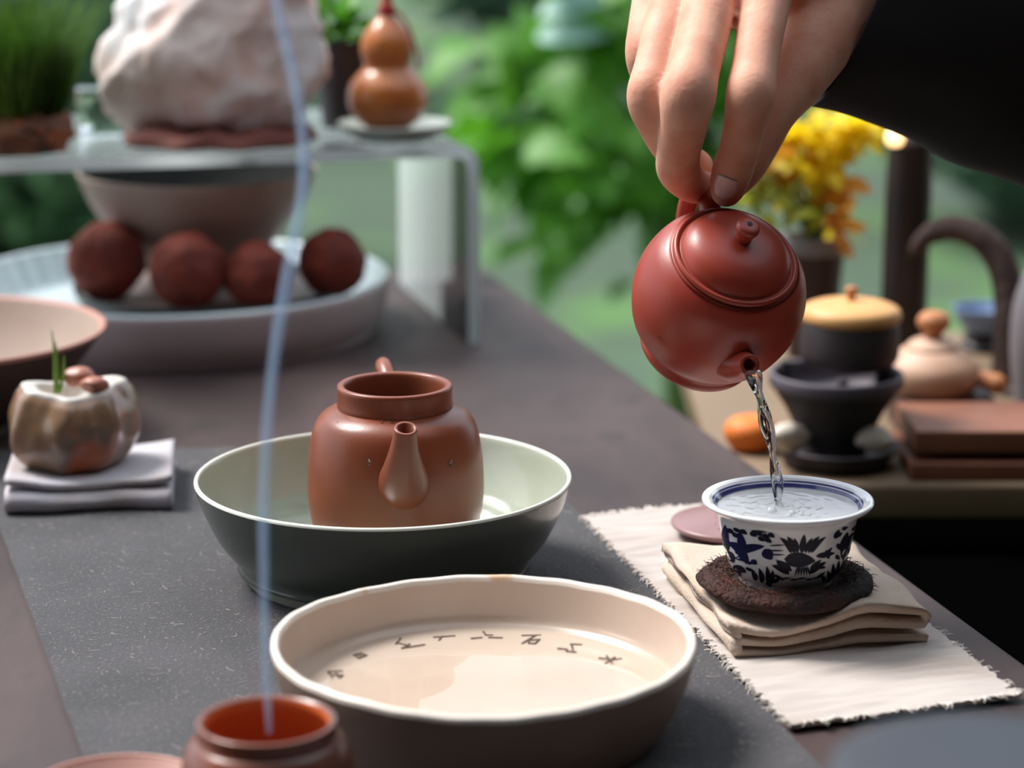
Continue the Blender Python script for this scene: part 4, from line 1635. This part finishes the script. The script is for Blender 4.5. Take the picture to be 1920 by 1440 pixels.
def rock_shape():
    b = bmesh.new()
    bmesh.ops.create_icosphere(b, subdivisions=5, radius=1.0)
    rnd_ = random.Random(17)
    planes = [(Vector((-0.8, -0.5, 0.25)).normalized(), 0.80), (Vector((0.6, -0.8, 0.1)).normalized(), 0.80), (Vector((-0.6, -0.6, 0.75)).normalized(), 0.72),
              (Vector((0.1, -0.9, 0.45)).normalized(), 0.78), (Vector((0.9, 0.1, 0.5)).normalized(), 0.80), (Vector((0, 0, -1)), 0.82)]
    for _ in range(8):
        planes.append((Vector((rnd_.uniform(-1, 1), rnd_.uniform(-1, 0.6), rnd_.uniform(-0.8, 1))).normalized(), rnd_.uniform(0.82, 0.95)))
    for v in b.verts:
        d = v.co.normalized()
        p = d.copy()
        for nrm, dist in planes:
            k = p.dot(nrm)
            if k > dist:
                p -= nrm * (k - dist) * 0.95
        h = mnoise.fractal(d * 2.3 + Vector((4, 1, 7)), 0.9, 2.1, 6) * 0.10 - 0.16 * abs(mnoise.noise(d * 2.6 + Vector((9, 2, 2)))) + 0.03 * mnoise.noise(d * 11)
        p *= 1.08 + h
        x = p.x * 0.064 + (0.004 if p.z > 0 else 0.0)
        # the top leans over
        x *= 1 + 0.22 * max(0.0, -p.z)
        v.co = Vector((x + 0.006 * p.z, p.y * 0.034, 0.056 + p.z * 0.067))
    lo = min(v.co.z for v in b.verts)
    for v in b.verts:
        v.co.z = max(v.co.z - lo, 0.0)
    b.verts.index_update()
    return [v.co.copy() for v in b.verts], [[v.index for v in f.verts] for f in b.faces]


vv, ff = rock_shape()
mb.add([(p.x, p.y, p.z + 0.004) for p in vv], ff)
mb.obj('stone', M['rock_pale'], t)
mb = MB()
lathe(mb, [(0, 0), (0.052, 0), (0.055, 0.003), (0.052, 0.007), (0.044, 0.009), (0, 0.009)], 64, 2, mod=lambda a_, r, z: (r * (0.8 + 0.25 * abs(math.cos(a_))) * (1 + 0.05 * math.sin(a_ * 9)), z * (1 + 0.2 * math.sin(a_ * 7))))
mb.obj('stand', M['rock_base'], t)

# grass on a root clump
mp0 = P(20, 250, 1.45)
t = thing('grass_clump', 'dense green grass growing on a brown root clump on the shelf', 'plant', (mp0.x, 1.45, ZS))
mb = MB()
lathe(mb, [(0, 0), (0.030, 0), (0.034, 0.003), (0.037, 0.012), (0.034, 0.020), (0.024, 0.027), (0, 0.029)], 48, 3,
      mod=lambda a_, r, z: (r * (1 + 0.12 * mnoise.noise(Vector((math.cos(a_) * 3, math.sin(a_) * 3, z * 120)))), z * (1 + 0.2 * mnoise.noise(Vector((math.cos(a_) * 2, math.sin(a_) * 2, r * 60))))))
mb.obj('root_clump', M['root_brown'], t)
rnd = random.Random(9)
for k in range(7):
    a_ = rnd.uniform(-2.6, -0.3)
    mb = MB()
    p0 = Vector((0.030 * math.cos(a_), 0.030 * math.sin(a_), 0.018))
    p1 = Vector((0.038 * math.cos(a_ + 0.4), 0.038 * math.sin(a_ + 0.4), 0.010 + 0.008 * rnd.random()))
    p2 = Vector((0.036 * math.cos(a_ + 0.9), 0.036 * math.sin(a_ + 0.9), 0.014 * rnd.random() + 0.003))
    tube(mb, [p0, p1, p2], [0.003, 0.0028, 0.0015], 8, 4)
    mb.obj('root', M['root_brown'], t)
mb = MB()
for k in range(1500):
    a_, r_ = rnd.uniform(0, 2 * math.pi), 0.032 * math.sqrt(rnd.random())
    p = Vector((r_ * math.cos(a_), r_ * math.sin(a_), 0.022))
    L = rnd.uniform(0.045, 0.085)
    lean = Vector((math.cos(a_) * r_ * (16 if math.cos(a_) < 0 else 7) + rnd.uniform(-0.35, 0.35), math.sin(a_) * r_ * 12 + rnd.uniform(-0.3, 0.3), 1)).normalized()
    dr = Vector((math.cos(a_), math.sin(a_), 0)) * L * 0.25 * rnd.random()
    w_ = Vector((-math.sin(a_ + 0.7), math.cos(a_ + 0.7), 0)) * 0.0009
    q0, q1, q2 = p, p + lean * L * 0.55, p + lean * L + dr
    mb.add([q0 - w_, q0 + w_, q1 + w_ * 0.8, q1 - w_ * 0.8, q2], [(0, 1, 2, 3), (3, 2, 4)])
o = mb.obj('grass_blades', M['moss'], t, fix=False)
o['kind'] = 'stuff'

# dark pot with small plant
dpp = P(640, 232, 1.56)
t = thing('potted_plant', 'small leafy plant in a black pot beside the gourd', 'plant', (dpp.x, 1.575, ZS))
mb = MB()
lathe(mb, [(0, 0), (0.0125, 0), (0.0135, 0.001), (0.0165, 0.030), (0.0185, 0.050), (0.0190, 0.054), (0.0178, 0.055), (0.0170, 0.052), (0, 0.050)], 48, 2)
mb.obj('pot', M['pot_black'], t)
small_leaf = leaf_mesh('leaf', M['fern_leaf_dark'], 1, 1, 0.55, 0.3)
small_leaf_b = leaf_mesh('leaf', M['fern_leaf'], 1, 1, 0.55, 0.3)
rnd = random.Random(13)
for k in range(60):
    a_ = rnd.uniform(0, 2 * math.pi)
    el = rnd.uniform(0.05, 1.3)
    d = Vector((math.cos(a_) * math.cos(el), math.sin(a_) * math.cos(el), math.sin(el)))
    place(rnd.choice([small_leaf, small_leaf_b]), 'leaf', t, Vector((0, 0, 0.052)) + Vector((d.x, d.y, d.z)) * rnd.uniform(0.004, 0.026), d, rnd.uniform(0.014, 0.024), rnd.uniform(-0.8, 0.8))

# gourd on its saucer
gs = P(740, 250, 1.505)
GS = Vector((gs.x, 1.505, ZS))
t = thing('gourd_saucer', 'pale grey saucer under the gourd on the acrylic shelf', 'saucer', GS)
mb = MB()
lathe(mb, [(0, 0.001), (0.022, 0), (0.024, 0.001), (0.033, 0.006), (0.0355, 0.009), (0.0348, 0.0098), (0.032, 0.0085), (0.022, 0.0045), (0, 0.004)], 72, 3)
mb.obj('dish', M['saucer_grey'], t)
mb = MB()
lathe(mb, [(0.0352, 0.0088), (0.0359, 0.0095), (0.0352, 0.0102), (0.0344, 0.0097)], 72, 2)
mb.obj('rim', M['saucer_grey'], t)
gd = P(727, 250, 1.50)
t = thing('dried_gourd', 'glossy orange-brown bottle gourd tied with a red cord on a saucer', 'gourd', (gd.x, 1.503, ZS + 0.0046))
mb = MB()
lathe(mb, [(0, 0.0005), (0.008, 0.0), (0.014, 0.003), (0.0215, 0.010), (0.0250, 0.0195), (0.0235, 0.029), (0.0180, 0.0362), (0.0145, 0.0400), (0.0150, 0.0445), (0.0164, 0.0505), (0.0155, 0.0575), (0.0115, 0.0645),
           (0.0065, 0.0700), (0.0040, 0.0745), (0.0032, 0.0800), (0, 0.0815)], 72, 4)
mb.obj('gourd_body', M['gourd'], t)
mb = MB()
for k in range(3):
    pts = [Vector((0.0042 * math.cos(a_), 0.0042 * math.sin(a_), 0.0725 + k * 0.0022)) for a_ in [2 * math.pi * i / 12 for i in range(13)]]
    tube(mb, pts, [0.0013] * 13, 8, 2)
tube(mb, [Vector((0.004, -0.001, 0.076)), Vector((0.012, -0.004, 0.068)), Vector((0.018, -0.006, 0.052)), Vector((0.0195, -0.008, 0.040))], [0.0010] * 4, 8, 4)
tube(mb, [Vector((0, 0, 0.078)), Vector((0.001, 0, 0.088)), Vector((0.003, 0, 0.097))], [0.0035, 0.0025, 0.001], 10, 4)
o = mb.obj('red_cord', M['red_cord'], t)
o['label'] = 'red cord wound round the gourd neck'

# pale vase standing in for a cream reflection in the acrylic leg
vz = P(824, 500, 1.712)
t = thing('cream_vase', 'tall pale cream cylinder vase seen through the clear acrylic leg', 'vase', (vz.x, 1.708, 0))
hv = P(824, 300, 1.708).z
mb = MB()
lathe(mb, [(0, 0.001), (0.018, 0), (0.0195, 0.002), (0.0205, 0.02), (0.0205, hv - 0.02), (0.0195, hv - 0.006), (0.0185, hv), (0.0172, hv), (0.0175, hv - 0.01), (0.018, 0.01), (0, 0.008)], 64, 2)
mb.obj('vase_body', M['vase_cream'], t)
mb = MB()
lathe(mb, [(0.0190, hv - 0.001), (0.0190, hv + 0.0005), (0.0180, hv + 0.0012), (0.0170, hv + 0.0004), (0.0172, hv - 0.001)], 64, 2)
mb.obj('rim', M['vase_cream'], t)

# ------------------------------------------------------------------ leafy plant behind the table
LPb = P(1290, 500, 3.0)
lp = thing('leafy_shrub', 'bright green leafy shrub hanging out beside the hand', 'shrub', (LPb.x, 3.05, GZ))
LPO = Vector((LPb.x, 3.05, GZ))
stems = []
for k, (px, py) in enumerate([(880, 200), (960, 130), (1000, 330), (1060, 60), (1080, 400), (1120, 240), (1180, 120), (1160, 360), (1240, 60), (1230, 280), (1300, 150), (1000, 240), (1400, 120), (1340, 300), (1100, -60), (1250, -80)]):
    Y = 2.95 + 0.12 * math.sin(k * 2.1)
    tip = P(px, py, Y) - LPO
    b0 = Vector((0.02 * math.sin(k * 1.7), 0.02 * math.cos(k * 1.3), 0))
    fork = Vector((0.03 * math.sin(k * 2.2), 0.03 * math.cos(k), tip.z * 0.62 + 0.1))
    mid = (fork + tip) / 2 + Vector((0, 0, 0.06))
    mb = MB()
    tube(mb, [b0, fork * 0.5 + b0 * 0.5, fork, mid, tip], [0.007, 0.006, 0.005, 0.003, 0.0015], 8, 5)
    mb.obj('stem', M['stem_green'], lp)
    stems.append((fork, mid, tip))
fl_a = leaf_mesh('leaf', M['fern_leaf'], 3, 1, 0.75, 0.35, 7)
fl_b = leaf_mesh('leaf', M['fern_leaf_dark'], 3, 1, 0.75, 0.35, 7)
rnd = random.Random(19)
for k in range(270):
    f_, m_, t_ = rnd.choice(stems)
    u = rnd.random() ** 0.6
    p = m_ * (1 - u) + t_ * u + Vector((rnd.gauss(0, 0.04), rnd.gauss(0, 0.06), rnd.gauss(0, 0.034)))
    d = (t_ - f_).normalized() * 0.5 + Vector((rnd.uniform(-1, 1), rnd.uniform(-1, 0.6), rnd.uniform(-1.0, 0.3)))
    place(fl_a if rnd.random() < 0.62 else fl_b, 'leaf', lp, p, d, rnd.uniform(0.055, 0.095), rnd.uniform(-0.9, 0.9))
pl = leaf_mesh('pale_leaf', M['pale_leaf'], 1, 1, 0.6, 0.15, 7)
for (px, py, dx, dz, s) in ((1005, 70, 1.0, 0.15, 0.062), (1010, 30, 1.0, 0.35, 0.055), (1130, 10, -1.0, 0.3, 0.05)):
    place(pl, 'pale_leaf', lp, P(px, py, 2.8) - LPO, Vector((dx, -0.3, dz)), s * 1.35, 0.5)

# ------------------------------------------------------------------ side cabinet
ZSD = -0.030
cab = thing('side_cabinet', 'low black cabinet with worn brown top carrying the stove and kettles', 'cabinet', (0.40, 1.45, GZ))
x0, x1, y0, y1 = 0.112, 0.80, 1.262, 1.66
mb = MB()
box(mb, ((x0 + x1) / 2, (y0 + y1) / 2, ZSD - 0.010), (x1 - x0, y1 - y0, 0.020), bev=0.003)
mb.obj('top', M['side_wood'], cab, rel=True, auto=40)
mb = MB()
box(mb, ((x0 + x1) / 2, (y0 + y1) / 2 + 0.005, (GZ + ZSD - 0.02) / 2), (x1 - x0 - 0.02, y1 - y0 - 0.03, ZSD - 0.02 - GZ))
mb.obj('carcass', M['cabinet_black'], cab, rel=True, auto=40)
for k in range(2):
    mb = MB()
    cx_ = x0 + 0.01 + (x1 - x0 - 0.02) * (0.25 + 0.5 * k)
    box(mb, (cx_, y0 + 0.016, (GZ + ZSD - 0.02) / 2), ((x1 - x0) / 2 - 0.03, 0.012, (ZSD - GZ) * 0.9), bev=0.003)
    dr_ = mb.obj('door', M['cabinet_black'], cab, rel=True, auto=40)
    mb = MB()
    hx = cx_ + (0.14 if k == 0 else -0.14)
    tube(mb, [Vector((hx, y0 + 0.008, -0.30)), Vector((hx, y0 - 0.004, -0.33)), Vector((hx, y0 - 0.004, -0.36)), Vector((hx, y0 + 0.008, -0.39))], [0.004] * 4, 8, 4)
    mb.v = [tuple(Vector(p) - cab.location) for p in mb.v]
    mb.obj('handle', M['post_dark'], dr_)

# stove saucer, stove, kettle
SV = Vector((P(1568, 800, 1.305).x, 1.305, ZSD))
t = thing('stove_saucer', 'round grey clay saucer beneath the charcoal stove', 'saucer', SV)
mb = MB()
lathe(mb, [(0, 0), (0.026, 0), (0.028, 0.001), (0.033, 0.007), (0.0345, 0.0105), (0.0338, 0.0115), (0.031, 0.0095), (0.022, 0.005), (0, 0.005)], 64, 3)
mb.obj('dish', M['stove_clay'], t)
mb = MB()
lathe(mb, [(0.0342, 0.0104), (0.0349, 0.0112), (0.0343, 0.0121), (0.0334, 0.0114)], 64, 2)
mb.obj('rim', M['stove_rim'], t)
zs0 = ZSD + 0.0052
t = thing('charcoal_stove', 'dark grey clay charcoal stove with flaring bowl on saucer', 'stove', (SV.x - 0.001, 1.305, zs0))
hs = P(1562, 700, 1.305).z - zs0
mb = MB()
lathe(mb, [(0, 0.0), (0.016, 0), (0.018, 0.001), (0.0185, 0.006), (0.0215, 0.014), (0.027, 0.026), (0.0335, hs - 0.010), (0.0350, hs - 0.005)], 64, 3)
mb.obj('bowl', M['stove_clay'], t)
mb = MB()
lathe(mb, [(0.0345, hs - 0.008), (0.0370, hs - 0.006), (0.0372, hs), (0.0355, hs + 0.001), (0.0335, hs - 0.001), (0.030, hs - 0.012), (0, hs - 0.016)], 64, 3)
mb.obj('rim', M['stove_rim'], t)
for k in range(3):
    a_ = 2 * math.pi * k / 3 + 0.5
    mb = MB()
    box(mb, (0.031 * math.cos(a_), 0.031 * math.sin(a_), hs - 0.004), (0.006, 0.006, 0.016), bev=0.0015)
    mb.obj('prong', M['stove_clay'], t)
zk = zs0 + hs + 0.0042
t = thing('covered_kettle', 'dark squat kettle with a pale wooden lid on the charcoal stove', 'kettle', (SV.x + 0.006, 1.305, zk))
zl = P(1592, 600, 1.305).z - zk
mb = MB()
lathe(mb, [(0, 0), (0.020, 0), (0.0255, 0.003), (0.0275, 0.010), (0.0270, zl - 0.003), (0.026, zl)], 64, 3)
lathe(mb, [(0.026, zl), (0, zl)], 64)
mb.obj('body', M['kettle_dark'], t)
mb = MB()
lathe(mb, [(0.0262, zl - 0.0005), (0.0276, zl + 0.001), (0.0278, zl + 0.004), (0.0255, zl + 0.0075), (0.016, zl + 0.0105), (0, zl + 0.0115)], 64, 3)
l_ = mb.obj('lid', M['lid_wood'], t)
mb = MB()
lathe(mb, [(0, zl + 0.010), (0.0025, zl + 0.011), (0.0024, zl + 0.0135), (0.0036, zl + 0.016), (0.003, zl + 0.0185), (0, zl + 0.019)], 24, 3)
mb.obj('knob', M['clay_knob'], l_)

# fruit and pale stones by the saucer
for (nm, px, py, Y, r_, m_, lab, cat, sd) in (('tangerine', 1408, 800, 1.335, (0.0155, 0.013, 0.0100), 'ember_orange', 'bright orange tangerine lying beside the stove saucer', 'fruit', 51),
                                              ('pale_stone', 1482, 812, 1.288, (0.0125, 0.006, 0.0085), 'pale_stone', 'pale cream stone leaning by the stove near the tangerine', 'stone', 52),
                                              ('pale_stone', 1640, 818, 1.284, (0.0105, 0.006, 0.0080), 'pale_stone', 'pale cream stone between the stove and the stacked boards', 'stone', 53)):
    p = P(px, py, Y)
    mb = MB()
    if nm == 'tangerine':
        lathe(mb, [(0, -0.0088), (0.006, -0.0098), (0.0125, -0.007), (0.0155, 0.0), (0.0135, 0.006), (0.007, 0.0095), (0.002, 0.0092), (0, 0.0085)], 32, 3)
        zz = ZSD + 0.0099
    else:
        rocky(mb, r_, sd, 3, 0.1, 1.4, 5)
        zz = ZSD + 0.0118 + r_[2] * 0.9
    o = mb.obj(nm, M[m_], None, (p.x, Y, zz))
    tag(o, lab, cat)

# stacked boards
for k, (za, zb_, xa, ya, yb, lab) in enumerate([(0, 0.010, P(1690, 850, 1.30).x, 1.268, 1.342, 'lower broad brown wooden board at the bottom of the stack'), (0.0102, 0.0142, P(1760, 830, 1.30).x, 1.285, 1.335, ''), (0.0144, 0.0270, P(1700, 800, 1.30).x, 1.272, 1.340, 'upper thick brown wooden board on top of the stack')]):
    mb = MB()
    xb = 0.46
    box(mb, ((xa + xb) / 2, (ya + yb) / 2, ZSD + (za + zb_) / 2), (xb - xa, yb - ya, zb_ - za), bev=0.0012)
    o = mb.obj('wooden_board' if lab else 'wooden_spacer', M['board_brown'] if lab else M['box_brown'], None, ((xa + xb) / 2, (ya + yb) / 2, ZSD + za), rel=True, auto=40)
    tag(o, lab or 'thin dark wooden spacer between the two brown boards', 'board')

# wooden box with the cream clay kettle
bx = P(1768, 745, 1.385)
mb = MB()
box(mb, (bx.x, 1.388, (ZSD + -0.0085) / 2), (0.056, 0.056, -0.0085 - ZSD), bev=0.0012)
o = mb.obj('wooden_box', M['box_brown'], None, (bx.x, 1.388, ZSD), rel=True, auto=40)
tag(o, 'low dark red wooden box under the cream clay kettle', 'box')
KP = Vector((P(1745, 745, 1.388).x, 1.388, -0.0084))
t = thing('clay_kettle', 'cream clay kettle with brown knob and side handle on a wooden box', 'kettle', KP)
mb = MB()
lathe(mb, [(0, 0), (0.021, 0), (0.0255, 0.002), (0.0285, 0.009), (0.0275, 0.016), (0.0215, 0.0225), (0.0150, 0.0262), (0, 0.0270)], 64, 3)
mb.obj('body', M['clay_cream'], t)
mb = MB()
lathe(mb, [(0.0152, 0.0258), (0.0156, 0.0272), (0.0120, 0.0305), (0.006, 0.0325), (0, 0.033)], 48, 3)
l_ = mb.obj('lid', M['clay_cream'], t)
mb = MB()
lathe(mb, [(0, 0.032), (0.0050, 0.0325), (0.0055, 0.035), (0.0092, 0.0395), (0.0095, 0.0435), (0.006, 0.0475), (0, 0.048)], 32, 3)
mb.obj('knob', M['clay_knob'], l_)
mb = MB()
tube(mb, [(0.022, -0.006, 0.010), (0.029, -0.010, 0.0095), (0.036, -0.014, 0.0075)], [0.0055, 0.0050, 0.0062], 16, 4)
o = mb.obj('side_handle', M['clay_knob'], t)
mb = MB()
tube(mb, [(-0.023, -0.004, 0.014), (-0.029, -0.006, 0.018), (-0.033, -0.007, 0.023)], [0.0055, 0.0045, 0.0042], 16, 4, hollow=(0.6, 0.004))
mb.obj('spout', M['clay_cream'], t)

# dark post with a warm lamp
pp = P(1693, 640, 1.52)
t = thing('post_lamp', 'tall dark wooden post with a small warm lamp at its head', 'lamp', (pp.x, 1.52, ZSD))
ht = P(1693, 262, 1.52).z - ZSD
mb = MB()
lathe(mb, [(0, 0), (0.020, 0), (0.0205, 0.003), (0.0135, 0.006), (0.0128, 0.012)], 32, 2)
mb.obj('base', M['post_dark'], t)
mb = MB()
lathe(mb, [(0.0128, 0.010), (0.0146, ht * 0.3), (0.0142, ht - 0.004), (0.0120, ht), (0, ht)], 32, 3, mod=lambda a_, r, z: (r * (1 + 0.05 * mnoise.noise(Vector((math.cos(a_) * 2, math.sin(a_) * 2, z * 20)))), z))
mb.obj('post', M['post_dark'], t)
lpz = P(1678, 258, 1.505)
mb = MB()
lathe(mb, [(0, -0.0055), (0.004, -0.0045), (0.0058, 0.0), (0.004, 0.0048), (0.0018, 0.006), (0, 0.0062)], 24, 3)
mb.obj('bulb', M['lamp_glow'], t, lpz - Vector((pp.x, 1.52, ZSD)))
mb = MB()
tube(mb, [Vector((0.004, 0, ht - 0.012)), Vector((-0.002, -0.010, ht - 0.008)), lpz - Vector((pp.x, 1.52, ZSD)) + Vector((0, 0.002, -0.005))], [0.0018] * 3, 8, 4)
mb.obj('bracket', M['post_dark'], t)

# yellow flowers in a pot
yp = P(1524, 520, 1.58)
t = thing('flower_pot_plant', 'yellow and orange leafy plant in a dark pot below the sleeve', 'plant', (yp.x, 1.58, ZSD))
YO = Vector((yp.x, 1.58, ZSD))
hp_ = P(1524, 440, 1.58).z - ZSD
mb = MB()
lathe(mb, [(0, 0), (0.014, 0), (0.016, 0.001), (0.0185, hp_ * 0.55), (0.0205, hp_ - 0.012), (0.0215, hp_ - 0.011)], 48, 2)
mb.obj('pot', mat('pot_brown', (54, 34, 28), 0.5), t)
mb = MB()
lathe(mb, [(0.0212, hp_ - 0.0115), (0.0222, hp_ - 0.009), (0.0222, hp_ - 0.001), (0.0212, hp_), (0.0198, hp_ - 0.001), (0.0195, hp_ - 0.008), (0, hp_ - 0.009)], 48, 2)
mb.obj('pot_rim', mat('pot_grey', (130, 126, 130), 0.6), t)
ym = [leaf_mesh('leaf', M['flower_yellow'], 1, 1, 0.7, 0.3), leaf_mesh('leaf', M['flower_orange'], 1, 1, 0.7, 0.3), leaf_mesh('leaf', M['leaf_olive'], 1, 1, 0.6, 0.3)]
rnd = random.Random(23)
blobs = [(1465, 265, 62, 40, 0), (1530, 240, 66, 30, 0), (1590, 245, 50, 30, 0), (1470, 310, 50, 34, 1), (1530, 320, 46, 40, 0), (1560, 290, 40, 40, 0), (1440, 370, 50, 40, 2), (1500, 380, 46, 36, 2), (1570, 360, 34, 50, 1), (1425, 290, 34, 60, 2), (1500, 260, 60, 40, 0), (1620, 245, 26, 20, 0), (1575, 420, 20, 36, 1)]
for bxp, byp, rx, ry, mi_ in blobs:
    c_ = P(bxp, byp, 1.57) - YO
    mb = MB()
    tube(mb, [Vector((0, 0, hp_ - 0.01)), Vector((c_.x * 0.4, c_.y * 0.4, (hp_ + c_.z) / 2)), c_], [0.0016, 0.0013, 0.0008], 6, 4)
    mb.obj('stem', M['stem_green'], t)
    for k in range(24):
        p = c_ + Vector((rnd.gauss(0, rx * 0.42) * 0.00034, rnd.gauss(0, 0.012), rnd.gauss(0, ry * 0.42) * 0.00034))
        d = Vector((rnd.uniform(-1, 1), rnd.uniform(-1, 0.4), rnd.uniform(-0.7, 0.6)))
        mm = ym[mi_] if rnd.random() < 0.8 else ym[0]
        place(mm, 'leaf', t, p, d, rnd.uniform(0.012, 0.020), rnd.uniform(-1, 1))

# driftwood branch, blue bowl, grey jar
bp = [P(1716, 470, 1.50), P(1745, 438, 1.498), P(1790, 428, 1.495), P(1835, 446, 1.49), P(1872, 482, 1.485), P(1890, 540, 1.48), P(1893, 620, 1.475)]
lowz = P(1893, 720, 1.475)
lowz.z = ZSD
bp.append(Vector((lowz.x, 1.475, ZSD + 0.007)))
mb = MB()
tube(mb, bp, [0.004, 0.007, 0.0085, 0.0090, 0.0092, 0.0095, 0.010, 0.012], 16, 6, cap1=False)
mb.v = [(p[0] + 0.0012 * mnoise.noise(Vector(p) * 90), p[1], p[2] + 0.0015 * mnoise.noise(Vector(p) * 80 + Vector((5, 0, 0)))) for p in mb.v]
o = mb.obj('driftwood_branch', M['branch_bark'], None, (lowz.x, 1.475, ZSD), rel=True)
tag(o, 'bent dark driftwood branch arching between the post and the grey jar', 'branch')
bb = P(1845, 600, 1.60)
t = thing('blue_bowl', 'small blue bowl on a dark stand behind the cream kettle', 'bowl', (bb.x, 1.60, ZSD))
zb2 = bb.z - ZSD
mb = MB()
lathe(mb, [(0, 0), (0.014, 0), (0.016, 0.002), (0.011, 0.008), (0.010, zb2 - 0.014), (0.014, zb2 - 0.010), (0, zb2 - 0.010)], 32, 2)
mb.obj('stand', M['post_dark'], t)
mb = MB()
lathe(mb, [(0, zb2 - 0.0098), (0.010, zb2 - 0.009), (0.018, zb2), (0.0215, zb2 + 0.008), (0.0205, zb2 + 0.0085), (0.016, zb2 + 0.001), (0, zb2 - 0.006)], 48, 3)
mb.obj('bowl_wall', M['bowl_blue'], t)
gj = P(1950, 600, 1.43)
t = thing('grey_jar', 'grey rounded clay jar on the cabinet beside the driftwood branch', 'jar', (gj.x + 0.002, 1.42, ZSD))
hj = P(1950, 490, 1.42).z - ZSD
mb = MB()
lathe(mb, [(0, 0), (0.014, 0), (0.016, 0.001), (0.021, hj * 0.4), (0.0205, hj * 0.7), (0.015, hj - 0.008), (0.012, hj - 0.006)], 48, 3)
mb.obj('body', M['jar_grey'], t)
mb = MB()
lathe(mb, [(0.0115, hj - 0.0065), (0.0125, hj - 0.005), (0.0125, hj), (0.011, hj + 0.001), (0, hj + 0.001)], 48, 2)
mb.obj('stopper', M['jar_grey'], t)
